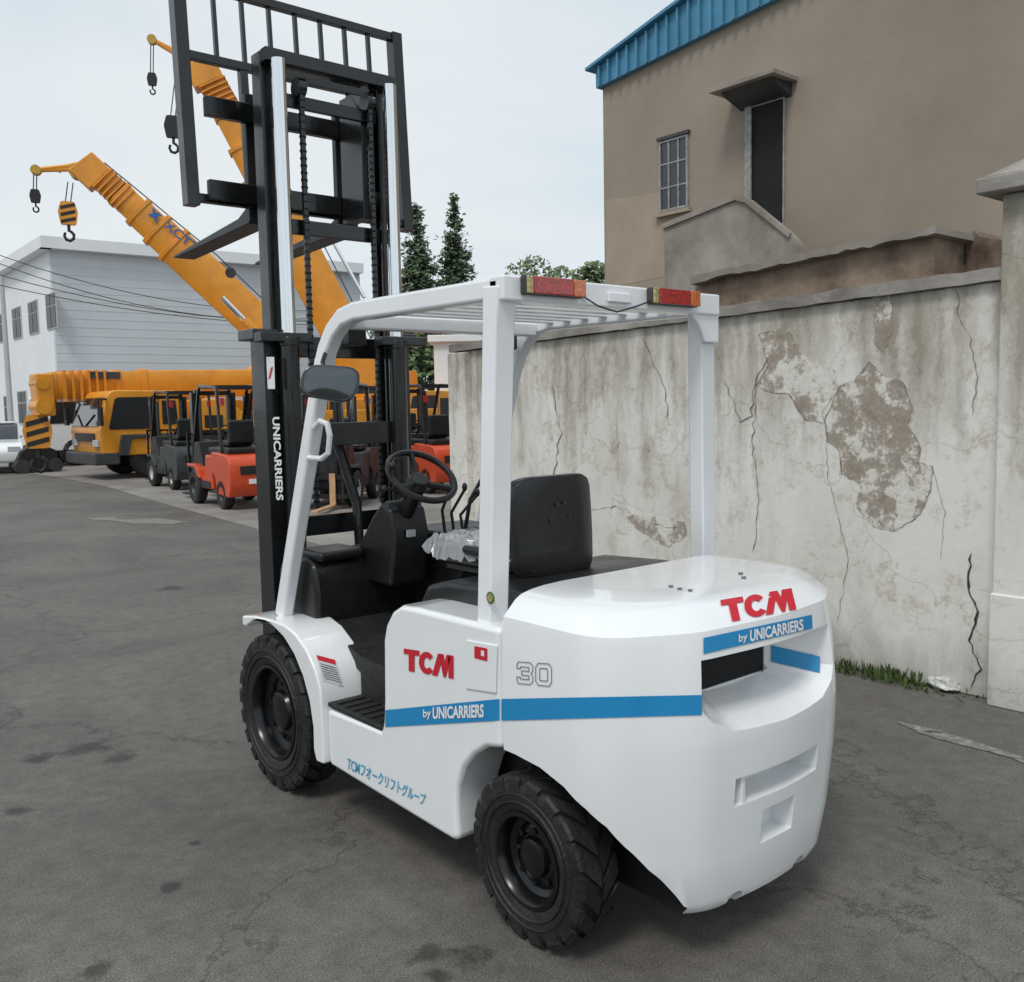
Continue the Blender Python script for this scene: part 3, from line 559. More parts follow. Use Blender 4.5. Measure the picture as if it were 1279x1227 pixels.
decal('lettering',text_mesh('by',.02),[(921,793),(932,790),(932,802),(921,805)],'dwhite',fl,tcw,off=.0055)
decal('lettering',text_mesh('UNICARRIERS',.035),[(935,787),(1001,773),(1002,787),(935,802)],'dwhite',fl,tcw,off=.0055)
three=[(0,.85),(.08,1),(.82,1),(1,.85),(1,.62),(.88,.5),(1,.38),(1,.15),(.82,0),(.08,0),(0,.15),(0,.3),(.22,.3),(.22,.22),(.75,.22),(.75,.40),(.3,.40),(.3,.60),(.75,.60),(.75,.78),(.22,.78),(.22,.7),(0,.7)]
sc3=lambda P,ox:[(x*.95+ox,y) for x,y in P]
zo=[(0,.18),(0,.82),(.16,1),(.84,1),(1,.82),(1,.18),(.84,0),(.16,0)]; zi=[(.25,.26),(.25,.74),(.3,.78),(.7,.78),(.75,.74),(.75,.26),(.7,.22),(.3,.22)]
decal('lettering',merge(strip(sc3(three,0),.04),strip(sc3(zo,1.12),.04),strip(sc3(zi,1.12),.04)),[(646,826),(690,829),(690,858),(646,854)],'grey',fl,tcw,plane=PL)
decal('lettering',text_mesh('TCMフオークリフトグループ',0.012),[(435,944),(533,992),(531,1007),(434,961)],'cyan',fl,tsd,plane=PL)
for px,py in ((838,733),(849,736),(862,738),(925,717),(929,722)): decal('bonnet_fastener',grid(1,1),[(px-3,py-1.3),(px+3,py-1.3),(px+3,py+1.3),(px-3,py+1.3)],'grey',fl,tcw,off=.002)
q=[hx(583,799,-.603),hx(622,806,-.603),hx(621,866,-.603),hx(583,860,-.603)]
dr=MB().prism([(p.y,p.z) for p in q],'x',-.603,-.609).build('fuel_door','white',fl,bevel=.003)
decal('fuel_label',grid(1,1),[(593,807),(609,810),(609,826),(593,822)],'red',dr,plane=((-.609,0,0),(-1,0,0)),off=.002)
decal('fuel_label',grid(1,1),[(602,812),(606,813),(606,820),(602,819)],'dwhite',dr,plane=((-.609,0,0),(-1,0,0)),off=.004)
M['labelw']=mat('label_paper',(.62,.62,.63),.5)
decal('warning_label',grid(4,4),[(394,818),(419,825),(429,858),(403,851)],'labelw',fl,tfd,off=.002)
decal('warning_label',grid(4,1),[(395,819),(418,825),(419,831),(397,825)],'red',fl,tfd,off=.004)
for k in range(7): decal('warning_label',grid(3,1),[(399+k*1.0,829+k*3),(419+k*1.2,834.5+k*3),(419+k*1.2,835.3+k*3),(399+k*1.0,829.9+k*3)],'grey',fl,tfd,off=.004)
decal('lettering',text_mesh('UNICARRIERS',.03),[(350,521),(355,625),(346,625),(341,521)],'dwhite',fl,plane=((-.445,0,0),(-1,0,0)),off=.004)
decal('mast_label',grid(1,1),[(333,446),(343,446),(344,486),(335,486)],'dwhite',fl,plane=((-.445,0,0),(-1,0,0)),off=.002)
decal('mast_label',text_mesh('/',.05),[(335,462),(342,458),(342,470),(336,474)],'red',fl,plane=((-.445,0,0),(-1,0,0)),off=.004)
M['sticker']=mat('sticker_green',(.10,.16,.05),.5)
c=hx(613,747,-.575); MB().cyl((c.x,c.y,c.z),(c.x-.002,c.y,c.z),.02,20).build('round_sticker','sticker',fl)
MB().cyl((c.x-.002,c.y,c.z),(c.x-.004,c.y,c.z),.013,20).build('round_sticker','clear',fl)
mb=MB(); nx,ny=26,26; vs=[]
for j in range(ny+1):
    for i in range(nx+1):
        u=i/nx*2-1; v_=j/ny*2-1; e_=max(abs(u),abs(v_)); vs.append((-.06+.215*u*(1+.06*math.sin(5*v_)),.745+.26*v_*(1+.05*math.sin(7*u)),1.146+random.uniform(0,.030)+.008*math.sin(9*u+4*v_)-.06*max(0,e_-.85)/.15))
mb.add(vs,grid(nx,ny)[1]); tag(mb.build('plastic_wrap','wrap',flat=True,normals=False),'crumpled clear plastic film lying on the black forklift seat','plastic film')
# ================================================================ BOUNDARY WALL
bw=empty('boundary_wall',(3.0,2.5,0),label='long weathered white plaster wall with cracks and peeled patches behind the white forklift',cat='wall')
MB().prism([(.0,0),(.0,2.29),(4.97,2.17),(4.97,0)],'x',2.9,3.13).build('wall_panel','plaster',bw,world=True,bevel=.01)
mb=MB(); n=40; tp=[];bt=[]
for k in range(n+1):
    y=.05+4.97*k/n; zb=2.292-.12*k/n; tp.append((y,zb+.068+random.uniform(-.008,.006))); bt.append((y,zb+random.uniform(-.006,.004)))
mb.prism(tp+bt[::-1],'x',2.855,3.2); mb.build('coping','conc',bw,world=True)
MB().box((2.82,4.74,0),(3.16,5.0,2.16)).build('end_pier','plaster',bw,world=True,bevel=.01)
def patch(pts,m,off,name,X=2.9,jit=1.7):
    out=[]
    n=len(pts)
    for i in range(n):
        a=V((*pts[i],0));b=V((*pts[(i+1)%n],0)); d=(b-a); nn=V((-d.y,d.x,0)).normalized()
        st=max(2,int(d.length/5))
        for k in range(st):
            p=a.lerp(b,k/st)+(nn*random.uniform(-jit,jit) if k else V((0,0,0))); out.append(hx(p.x,p.y,X-off))
    MB_=MB(); MB_.add(out,[tuple(range(len(out)))])
    for f in MB_.bm.faces: f.normal_update()
    bmesh.ops.triangulate(MB_.bm,faces=MB_.bm.faces[:],ngon_method='EAR_CLIP')
    for f in MB_.bm.faces:
        f.normal_update()
        if f.normal.x>0: f.normal_flip()
    return MB_.build(name,m,bw,world=True,flat=True,normals=False)
P1=[(1048,482),(1068,476),(1085,452),(1108,472),(1128,478),(1140,512),(1134,530),(1150,560),(1147,578),(1165,582),(1163,612),(1150,642),(1118,664),(1090,658),(1070,634),(1074,606),(1052,592),(1048,562),(1034,552),(1030,526)]
P2=[(948,418),(968,412),(985,405),(998,440),(1012,452),(1042,462),(1046,486),(1026,516),(1030,528),(1004,524),(985,492),(962,490),(945,482),(960,455)]
P4=[(782,646),(815,640),(855,652),(858,668),(835,684),(800,664)]
P5=[(1090,372),(1112,368),(1116,410),(1104,440),(1092,430)]
for P in (P1,P2,P4,P5): patch(P,'peel',.003,'peeled_patch')
M['crackm']=mat('crack_shadow',(.17,.145,.12),.9)
def crack(pts,w,name='crack',X=2.9,m='crackm',j=2.2,off=.0045):
    pp=[]
    for i in range(len(pts)-1):
        a=V((*pts[i],0));b=V((*pts[i+1],0));n=max(2,int((b-a).length/7))
        for k in range(n): p=a.lerp(b,k/n); pp.append((p.x+random.uniform(-j,j),p.y+random.uniform(-j*.6,j*.6)))
    pp.append(pts[-1]); L=[];Rr=[]
    for i,(x,y) in enumerate(pp):
        ww=w*random.uniform(.3,1.2)*(1 if 0<i<len(pp)-1 else .1)
        L.append(hx(x-ww,y,X-off));Rr.append(hx(x+ww,y+ww*.8,X-off))
    m_=MB(); n=len(pp); m_.add(L+Rr,[(i,i+1,n+i+1,n+i) for i in range(n-1)]); m_.build(name,m,bw,world=True,flat=True)
for pts,w in (([(892,515),(925,528),(938,520),(944,472),(962,440)],.7),([(1194,355),(1198,395),(1212,425),(1222,470),(1214,520)],.6),([(735,638),(770,632),(815,655),(862,662)],.7),([(800,420),(815,450),(830,485),(836,530)],.5),([(1165,582),(1180,640),(1175,700)],.4),([(944,472),(940,560),(948,640),(940,690)],.5),([(1030,526),(1035,600),(1060,700),(1045,780)],.4),([(690,480),(700,540),(690,600)],.5),([(900,470),(915,500),(925,528)],.5),
    (P1[15:]+P1[:6],.6),(P1[6:13],.5),(P2[7:]+P2[:2],.6)):
    crack(pts,w,j=1.2 if pts[0] in P1+P2 else 2.2)
crack([(1213,690),(1208,730),(1220,765),(1212,800),(1224,835),(1212,862)],1.7,m='dgrey')
gp=empty('gate_pillar',(3.0,-.3,0),label='tall weathered gate pillar with stone cap at the right end of the wall',cat='pillar')
MB().box((2.80,-.62,0),(3.25,.075,2.72)).build('shaft','plaster',gp,world=True,bevel=.015)
MB().box((2.79,-.63,0),(3.26,.082,.62)).build('plinth','plaster',gp,world=True,bevel=.01)
MB().box((2.70,-.72,2.72),(3.35,.17,2.80)).build('cap','conc',gp,world=True,bevel=.01)
MB().hexa([(2.72,-.70,2.803),(3.33,-.70,2.803),(3.33,.15,2.803),(2.72,.15,2.803),(2.98,-.35,2.99),(3.06,-.35,2.99),(3.06,-.2,2.99),(2.98,-.2,2.99)]).build('cap_top','conc',gp,world=True,bevel=.01)
wd=MB()
for k in range(520):
    y=.72+random.gauss(0,.22)+(random.random()*3 if random.random()<.3 else 0)
    if y<.1: continue
    x=2.9-random.random()**2*.15; h=random.uniform(.015,.075)*(1.3 if .5<y<1.1 else .6); a=random.random()*6.28; l=V((math.cos(a),math.sin(a),0))*random.uniform(.004,.016)
    t=V((random.uniform(-.04,.03),random.uniform(-.04,.04),h)); b_=V((x,y,0)); wd.add([b_-l*.4,b_+l*.4,b_+t*.7+l*.7,b_+t,b_+t*.6-l*.7],[(0,1,2,3,4)])
tag(wd.build('weeds','weed',flat=True,normals=False),'low green weeds along the foot of the plaster wall','weeds',kind='stuff')
p=G(1180,862); mb=MB(); mb.ell((p.x,p.y,.035),(.07,.09,.035),None,14,8)
for v in mb.bm.verts: v.co+=V([random.uniform(-.014,.014) for _ in range(3)])
tag(mb.build('litter','paper',flat=True),'crumpled white plastic litter on the ground by the wall foot','litter')
# ================================================================ TAN BUILDING
tb=empty('tan_building',(13,2,0),label='tan rendered building with blue metal roof behind the plaster wall',cat='building')
FX=10.0
MB().prism([(9.98,0),(9.98,7.19),(-9,8.8),(-9,0)],'x',FX,FX+9).build('wall','tan',tb,world=True)
def pyz(l,X): return [(hx(a,b,X).y,hx(a,b,X).z) for a,b in l]
mb=MB(); yy=10.05
while yy>-9:
    z0=7.20+(9.98-yy)*.085; z1=7.5+(10.15-yy)*.235; mb.box((FX-.16,yy-.14,z0-.02),(FX-.10,yy-.10,z1)); yy-=.22
mb.prism([(10.05,7.18),(10.05,7.51),(-9,12.0),(-9,8.80)],'x',FX-.10,FX+.2); mb.build('roof_cladding','bluemetal',tb,world=True)
MB().prism([(10.2,7.49),(10.2,7.54),(-9,12.07),(-9,12.0)],'x',FX-.22,FX+9.2).build('roof','bluemetal',tb,world=True)
MB().prism(pyz([(757,250),(790,246),(826,240),(826,270),(833,345),(758,360)],FX-.004),'x',FX-.004,FX+.01).build('patched_wall','tan2',tb,world=True)
def window(poly,par,X,bars,name='window',gl='void',t=.05):
    a=pyz(poly,X); ys=[p[0] for p in a];zs=[p[1] for p in a]; y0,y1,z0,z1=min(ys),max(ys),min(zs)+.02,max(zs)-.02
    f=MB()
    f.box((X-.03,y0,z0),(X+.02,y0+t,z1)).box((X-.03,y1-t,z0),(X+.02,y1,z1)).box((X-.03,y0+t,z0),(X+.02,y1-t,z0+t)).box((X-.03,y0+t,z1-t),(X+.02,y1-t,z1))
    for k in range(bars[0]): y=y0+(y1-y0)*(k+1)/(bars[0]+1); f.box((X-.022,y-.014,z0+t),(X+.01,y+.014,z1-t))
    for k in range(bars[1]): z=z0+(z1-z0)*(k+1)/(bars[1]+1); f.box((X-.02,y0+t,z-.012),(X+.008,y1-t,z+.012))
    o=f.build(name,'oldframe',par,world=True); MB().box((X-.004,y0+t,z0+t),(X+.004,y1-t,z1-t)).build('pane',gl,o,world=True); return o,(y0,y1,z0,z1)
o,bx=window([(824,178),(860,166),(860,260),(826,266)],tb,FX-.01,(2,2),gl='glass',t=.035)
MB().box((FX-.09,bx[0]-.06,bx[2]-.08),(FX+.01,bx[1]+.06,bx[2]-.02)).build('window_sill','tan2',tb,world=True)
MB().box((FX-.06,bx[0]-.03,bx[3]+.01),(FX+.01,bx[1]+.03,bx[3]+.06)).build('window_lintel','dgrey',tb,world=True)
o,bx=window([(932,135),(979,120),(980,290),(934,300)],tb,FX-.01,(0,0),'balcony_door',gl='dark',t=.02)
MB().box((FX-.06,bx[1]-.12,bx[2]),(FX-.03,bx[1]-.01,bx[3])).build('door_leaf','oldframe',tb,world=True)
MB().box((9.4,bx[0]-.20,6.27),(FX,bx[1]+.25,6.34)).build('awning','conc2',tb,world=True,bevel=.01)
MB().hexa([(9.6,bx[0]-.10,6.2),(10,bx[0]-.10,6.08),(10,bx[1]+.10,6.08),(9.6,bx[1]+.10,6.2),(9.5,bx[0]-.10,6.265),(10,bx[0]-.10,6.265),(10,bx[1]+.10,6.265),(9.5,bx[1]+.10,6.265)]).build('awning_bracket','dgrey',tb,world=True)
pp_=pyz([(829,280),(917,245),(930,248),(985,293),(1004,320),(1010,420),(832,420)],8.9)
MB().prism(pp_,'x',8.9,9.1).build('stair_parapet','conc2',tb,world=True)
tp_=pyz([(826,280),(917,243),(931,246),(987,291),(985,297),(930,253),(917,250),(827,286)],8.86)
MB().prism(tp_,'x',8.86,8.897).build('parapet_coping','conc2',tb,world=True)
rs=empty('concrete_shed',(5,2,0),label='low rusty brown concrete shed top just above the plaster wall',cat='shed')
MB().prism(pyz([(868,352),(1166,288),(1166,360),(868,420)],4.4),'x',4.4,6.2).build('wall','rust',rs,world=True)
ut=[(862+10.2*k,345-2.1*k+random.uniform(-1.2,1.2)) for k in range(31)]; lt=[(x,y+9+random.uniform(-1.5,1.5)) for x,y in ut][::-1]
MB().prism(pyz(ut+lt,4.3),'x',4.3,6.3).build('roof_slab','conc2',rs,world=True)
MB().prism(pyz([(1168,298),(1184,292),(1192,299),(1212,297),(1216,288),(1224,296),(1246,299),(1246,380),(1168,380)],4.9),'x',4.9,5.5).build('broken_parapet','rust',rs,world=True)
MB().prism(pyz([(1170,312),(1206,306),(1206,330),(1170,335)],4.895),'x',4.88,4.895).build('dark_opening','dark',rs,world=True)
# ================================================================ BACKGROUND LEFT
def flatp(p): return V((p.x,p.y,0))
wh=empty('white_warehouse',(0,0,0),label='long white and grey clad warehouse with dark windows at the far left',cat='building')
hz=515
Cn=flatp(PD(75,hz,46)); Lf=flatp(PD(0,hz,57)); Rt=flatp(PD(330,hz,52.5)); Rt=Cn+(Rt-Cn)*1.6; Lf=Cn+(Lf-Cn)*3
Ht=CAM.z+(hz-312)/F*46
bk=Rt+(Lf-Cn)
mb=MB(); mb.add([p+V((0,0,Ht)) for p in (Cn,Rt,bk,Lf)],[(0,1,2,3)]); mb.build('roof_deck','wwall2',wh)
nR=(Rt-Cn).cross(V((0,0,1))).normalized(); nL=(Lf-Cn).cross(V((0,0,1))).normalized()
if nR.dot(CAM-Cn)<0:nR=-nR
if nL.dot(CAM-Cn)<0:nL=-nL
def slab(P,Q,z0,z1,n,t,ma,name,par):
    m_=MB(); a=[V((p.x,p.y,z)) for z in (z0,z1) for p in (P,Q,Q+n*t,P+n*t)]; m_.hexa(a); return m_.build(name,ma,par)
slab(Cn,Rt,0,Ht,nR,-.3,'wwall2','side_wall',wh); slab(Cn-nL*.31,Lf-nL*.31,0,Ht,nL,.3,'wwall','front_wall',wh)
mb=MB()
for k in range(22):
    z=Ht*(k+1)/23; a=[V((p.x,p.y,zz)) for zz in (z,z+.02) for p in (Cn,Rt,Rt+nR*.012,Cn+nR*.012)]; mb.hexa(a)
mb.build('cladding_seam','wwall2',wh)
for P,Q,n in ((Cn,Rt,nR),(Cn,Lf,nL)):
    slab(P-(Q-P).normalized()*.5,Q,Ht-.1,Ht+.45,n,.5,'wwall','fascia',wh)
for (x0,y0,x1,y1) in [(57,366,70,412),(35,376,47,418),(15,384,26,424),(-3,392,6,428),(22,488,33,530),(5,494,15,534),(57,480,68,530)]:
    a=[hp(x,y,Cn,nL) for x,y in ((x0,y0),(x1,y0),(x1,y1),(x0,y1))]; e1=a[0];e2=a[1]; zt=(a[0].z+a[1].z)/2; zb=(a[2].z+a[3].z)/2
    f=slab(flatp(e1),flatp(e2),zb,zt,nL,.04,'frame','window',wh); g=e2-e1; g.z=0
    for u0,u1 in ((.06,.47),(.53,.94)):
        for v0,v1 in ((.04,.62),(.66,.96)):
            slab(flatp(e1)+g*u0+nL*.045,flatp(e1)+g*u1+nL*.045,zb+(zt-zb)*v0,zb+(zt-zb)*v1,nL,.02,'void','pane',f)
gh=empty('gatehouse',flatp(PD(575,505,34)),-YAW,label='small white flat-roofed gatehouse beside the end of the plaster wall',cat='building')
zt=CAM.z+(505-418)/F*34
MB().box((-.9,0,0),(2.6,3,zt-.25)).build('wall','wwall',gh); MB().box((-1.1,-.2,zt-.25),(2.8,3.2,zt)).build('roof','wwall',gh,bevel=.03)
MB().box((.2,-.03,1.2),(1.6,.02,2.6)).build('window','void',gh)
def leafs(mb,c,r,n,s):
    for k in range(n):
        while True:
            d=V([random.uniform(-1,1) for _ in range(3)])
            if .05<d.length<1: break
        d=d*(d.length**-.35); p=c+V((d.x*r[0],d.y*r[1],d.z*r[2])); a=V([random.uniform(-1,1) for _ in range(3)]).normalized(); b=a.orthogonal().normalized(); ss=s*random.uniform(.5,1.2)
        mb.add([p-a*ss,p+b*ss*.6,p+a*ss,p-b*ss*.6],[(0,1,2,3)])
def conifer(px,top,dep,rad,label,grp):
    b=flatp(PD(px,510,dep)); h=CAM.z+(509-top)/F*dep
    t=empty('conifer_tree',b,label=label,cat='tree',group=grp)
    MB().cyl((0,0,0),(0,0,h*.97),.22,8,.03).build('trunk','bark',t)
    mb=MB(); n=36
    for i in range(n):
        f=i/(n-1); z=h*(.28+.72*f); rr=rad*(1-f)**.8*random.uniform(.8,1.15)+.06
        for k in range(9 if f<.8 else 5):
            a=random.random()*6.28; l=rr*random.uniform(.55,1.2); e_=V((math.cos(a)*l,math.sin(a)*l,z+l*.22+random.uniform(-.2,.1)))
            for q in range(30 if f<.7 else 14):
                u=random.uniform(.1,1); p=V((e_.x*u,e_.y*u,z+(e_.z-z)*u))+V([random.gauss(0,.10+.05*rr) for _ in range(3)]); d=V((random.uniform(-1,1),random.uniform(-1,1),random.uniform(-.4,.9))).normalized(); s_=random.uniform(.09,.2); o_=d.orthogonal().normalized()*s_*.5
                mb.add([p-d*s_,p+o_,p+d*s_,p-o_],[(0,1,2,3)])
    mb.build('crown','leafd',t,flat=True,normals=False)
conifer(526,266,50,2.1,'dark conifer left of its pair, a little shorter and wider, behind the mast','conifers behind the yard')
conifer(573,258,52,1.8,'dark slim conifer right of its pair, with the taller top','conifers behind the yard')
def broad(px,top,dep,rad,label,n=5,lf=260):
    b=flatp(PD(px,508,dep)); h=CAM.z+(508-top)/F*dep; t=empty('broadleaf_tree',b,label=label,cat='tree',group='broadleaf trees beyond the wall')
    mb=MB(); mb.cyl((0,0,0),(0,0,h*.7),.2,8,.09); cs=[]
    for k in range(n*2):
        a=random.random()*6.28; l=rad*random.uniform(.3,.85); c_=V((math.cos(a)*l,math.sin(a)*l,h-rad*random.uniform(.4,1.5))); cs.append(c_); mb.cyl((0,0,h*.45),c_,.07,6,.02)
    mb.build('trunk','bark',t); m2=MB(); cs.append(V((0,0,h-rad*.35)))
    for c_ in cs: leafs(m2,c_,(rad*.48,rad*.48,rad*.36),lf,.11*dep/30)
    m2.build('crown','leafl',t,flat=True,normals=False)
broad(672,326,30,1.2,'pale green tree top showing over the wall above the guard roof',6,170)
broad(745,334,26,.75,'small green tree top beside the corner of the tan building',5,170)
broad(540,366,46,2.9,'bushy green tree below the two conifers',7)
broad(500,395,44,2.2,'low green tree just right of the forklift mast')
broad(612,380,46,2.4,'green tree behind the white gatehouse')
for k,(y0,y1,sag) in enumerate([(312,372,26),(322,380,30),(338,386,20),(352,392,14)]):
    A=PD(-20,y0,34);B=PD(430,y1+14,40); pts=[A.lerp(B,t/16)-V((0,0,sag*.03*4*(t/16)*(1-t/16))) for t in range(17)]
    tag(MB().tube(pts,.016,5).build('overhead_cable','rope'),['topmost','second','third','lowest'][k]+' thin dark cable crossing in front of the warehouse','cable','cables across the warehouse front')
pb=flatp(PD(13,515,40)); tag(MB().cyl(pb,pb+V((0,0,CAM.z+(515-345)/F*40)),.13,8,.09).build('utility_pole','lgrey'),'thin pale utility pole in front of the warehouse at the far left','pole')
# ---------------------------------------------------------------- cranes
def boom(par,A,B,s0,s1,nsec,mname='yellow'):
    A=V(A);B=V(B);d=(B-A);L=d.length;d.normalize();side=d.cross(V((0,0,1))).normalized();u=side.cross(d)
    for k in range(nsec):
        f0=0 if k==0 else .60+.36*(k-1)/(nsec-1); f1=.64 if k==0 else .60+.36*k/(nsec-1)+.03
        if k==nsec-1:f1=1
        w=s0+(s1-s0)*k/(nsec-1); P=A+d*L*f0;Q=A+d*L*f1; mb=MB()
        poly=[(-.28,-.5),(.28,-.5),(.42,-.25),(.42,.42),(.36,.5),(-.36,.5),(-.42,.42),(-.42,-.25)]
        n=len(poly)
        def seg_(P,Q,w): mb.add([p+side*(x*w*.8)+u*(y*w) for p in (P,Q) for x,y in poly],[tuple(range(n))[::-1],tuple(range(n,2*n))]+[(i,(i+1)%n,n+(i+1)%n,n+i) for i in range(n)])
        seg_(P,Q,w); seg_(Q-d*.12,Q+d*.02,w*1.10)
        mb.build('boom_section',mname,par,world=True,bevel=.015)
    return d,side,u
def hook(par,P,top,sz,name='hook_block',striped=True):
    P=V(P); mb=MB()
    for o in (-.12,.12): mb.cyl(V(top)+V((o*sz,0,0)),P+V((o*sz,0,sz*.4)),.018,5)
    mb.build('wire_rope','rope',par,world=True)
    vd=(P-CAM); vd.z=0; vd.normalize(); sd_=vd.cross(V((0,0,1)))
    def Q(x,y,z): return P+sd_*x*sz+vd*y*sz+V((0,0,z*sz))
    mb=MB(); pl=rpoly([(-.34,-.5),(.34,-.5),(.45,.1),(.30,.6),(-.30,.6),(-.45,.1)],[.1]*6,3); n=len(pl)
    mb.add([Q(x,y,z) for y in (-.15,.15) for x,z in pl],[tuple(range(n))[::-1],tuple(range(n,2*n))]+[(i,(i+1)%n,n+(i+1)%n,n+i) for i in range(n)])
    o=mb.build(name,'yellow' if striped else 'stripe',par,world=True)
    if striped:
        for k in (-.38,-.05,.28):
            mb=MB(); mb.add([Q(-.33,-.165,k-.08),Q(.33,-.165,k+.10),Q(.33,-.165,k+.26),Q(-.33,-.165,k+.08)],[(0,1,2,3)]); mb.build('warning_stripe','stripe',o,world=True,flat=True)
    pts=[Q(.0,0,-.5),Q(0,0,-.8)]+[Q(.22*math.sin(t)+.0,0,-1.05-.24*math.cos(t)+.02) for t in [math.radians(a) for a in (160,110,60,10,-40,-90,-130)]]
    MB().tube(pts,.075*sz,6).build('hook','stripe',o,world=True)
def truck_wheel(par,c,r=.52,w=.3):
    o=empty('wheel',c); o.parent=par
    MB().lathe([(r*.55,-w/2),(r*.9,-w/2),(r,-w*.35),(r,w*.35),(r*.9,w/2),(r*.55,w/2)],(0,0,0),(0,1,0),24,closed=True).build('tyre','tyre',o)
    sg=-1 if c[1]<0 else 1
    MB().lathe([(r*.56,sg*w*.5),(r*.5,sg*w*.2),(r*.25,sg*w*.15),(r*.2,sg*w*.4),(.001,sg*w*.4)],(0,0,0),(0,1,0),20).build('rim','dgrey',o)
def carrier(par,mname='yellow'):
    MB().box((-7.5,-1.1,.75),(2.3,1.1,1.15)).build('chassis','dgrey',par,bevel=.03)
    MB().prism([(-7.4,1.153),(.3,1.153),(.3,1.95),(-.5,2.0),(-.9,1.62),(-7.4,1.6)],'y',-1.22,1.22).build('deck',mname,par,bevel=.03)
    for s in (-1,1):
        for x0,x1 in ((-.35,.15),(-2.4,-1.2),(-4.2,-2.8)): MB().box((x0,s*1.222,1.22),(x1,s*1.24,1.55)).build('side_locker','yellow' if x0<-1 else 'stripe',par,bevel=.01)
        MB().box((-3.2,s*.9,.45),(.7,s*1.2,.74)).build('fuel_tank','dgrey',par,bevel=.04)
    cab=MB().prism(rpoly([(2.74,.6),(2.80,1.2),(2.58,2.12),(2.42,2.22),(.85,2.2),(.62,2.05),(.45,.6)],[.08,.08,.12,.1,.1,.1,.05],4),'y',-1.22,1.22).build('cab',mname,par,bevel=.05)
    for s in (-1,1):
        MB().prism(rpoly([(1.45,1.25),(2.58,1.25),(2.40,2.04),(1.45,2.05)],[.06,.05,.1,.05],3),'y',s*1.225,s*1.237).build('side_window','void',cab)
        MB().prism([(.85,1.35),(1.25,1.35),(1.25,1.95),(.9,1.95)],'y',s*1.225,s*1.237).build('side_window','void',cab)
        MB().prism([(1.33,.75),(1.35,.75),(1.35,2.1),(1.33,2.1)],'y',s*1.222,s*1.23).build('door_seam','stripe',cab)
        MB().box((1.5,s*1.23,1.08),(1.65,s*1.26,1.12)).build('door_handle','stripe',cab)
        MB().tube([(2.6,s*1.2,2.0),(2.85,s*1.42,2.0),(2.85,s*1.42,1.5)],.03,6).box((2.78,s*1.42-.1,1.35),(2.86,s*1.42+.1,1.8)).build('side_mirror','stripe',cab)
        MB().box((2.76,s*.85-.18,.82),(2.83,s*.85+.18,1.0)).build('headlight','lgrey',cab,bevel=.02)
        MB().prism([(.5,.6),(1.0,.6),(1.1,1.02),(2.05,1.02),(2.15,.6),(2.4,.6),(2.3,1.12),(.6,1.12)],'y',s*1.21,s*1.30).build('wheel_arch','dgrey',cab,bevel=.02)
    MB().hexa([(2.765,-1.05,1.34),(2.765,1.05,1.34),(2.80,1.05,1.34),(2.80,-1.05,1.34),(2.60,-1.0,2.04),(2.60,1.0,2.04),(2.635,1.0,2.04),(2.635,-1.0,2.04)]).build('windscreen','glass',cab)
    for s in (-1,1): MB().tube([(2.82,s*.1,1.32),(2.75,s*.7,1.62)],.015,5).build('wiper','stripe',cab)
    MB().box((2.79,-.8,.95),(2.825,.8,1.16)).build('grille','stripe',cab,bevel=.01)
    MB().box((2.35,-1.25,.38),(2.95,1.25,.68)).build('bumper','dgrey',par,bevel=.04)
    # operator cab on the turntable
    oc=MB().prism(rpoly([(-2.2,1.65),(-2.2,2.9),(-2.35,3.0),(-3.4,3.0),(-3.5,1.65)],[.05,.1,.1,.1,.05],3),'y',-1.2,-.45).build('operator_cab',mname,par,bevel=.04)
    MB().prism([(-2.3,2.0),(-2.3,2.85),(-3.3,2.85),(-3.3,2.0)],'y',-1.205,-1.22).build('side_window','void',oc)
    for x in (1.55,-1.0,-4.2,-5.6):
        for s in (-1,1): truck_wheel(par,(x,s*1.04,.50),.50)
ANG=.70
gA=G(160,600); fwd=(-R0*math.cos(ANG)-FW*math.sin(ANG)); rzA=math.atan2(fwd.y,fwd.x)
cA=empty('mobile_crane',gA+fwd*-1.0+FW*2.0,rzA,label='yellow truck crane with boom lying level over its cab at the left',cat='crane',group='yellow mobile cranes')
carrier(cA)
dA=26.5
A_=PD(345,478,dA+2.0);B_=PD(62,483,dA-2.2)
dd,ss,uu=boom(cA,A_,B_,.78,.66,4)
for k in range(6): P=B_-dd*(.30+.20*k); MB().hexa([P+ss*x*.36+uu*z*.40+dd*t for z in (-1,1) for x,t in ((-1,0),(1,0),(1,.05),(-1,.05))]).build('boom_rib','yellow',cA,world=True)
hd=B_+dd*.25
MB().hexa([hd+ss*x*.3+uu*z+dd*t for z in (-.75,.33) for x,t in ((-1,-.28),(1,-.28),(1,.15),(-1,.15))]).build('boom_head','yellow',cA,world=True,bevel=.05)
for z,r_ in ((-.50,.2),(.08,.16)): MB().cyl(hd-ss*.33+uu*z,hd+ss*.33+uu*z,r_,16).build('sheave','yellow',cA,world=True)
P=PD(47,541,dA-2.3); hook(cA,P,hd-uu*.6,.78)
side_n=-ss if (-ss).dot(CAM-A_)>0 else ss
decal('boom_plate',grid(1,1),[(110,464),(150,465),(150,474),(110,473)],'dgrey',cA,plane=(A_+side_n*.3,ss),off=.03)
oD=empty('mobile_crane',flatp(PD(262,512,30)),rzA,label='yellow truck crane body whose cab shows above the orange forklift',cat='crane',group='yellow mobile cranes'); carrier(oD)
P=G(45,590); cb=empty('ballast_stack',P,rzA,label='black ballast block on the road edge under the low hook, far left',cat='ballast')
MB().prism([(-.5,.05),(.5,.05),(.58,.3),(.45,.62),(.2,.78),(-.2,.78),(-.5,.62),(-.58,.3)],'y',-.35,.35).build('block','stripe',cb,bevel=.04)
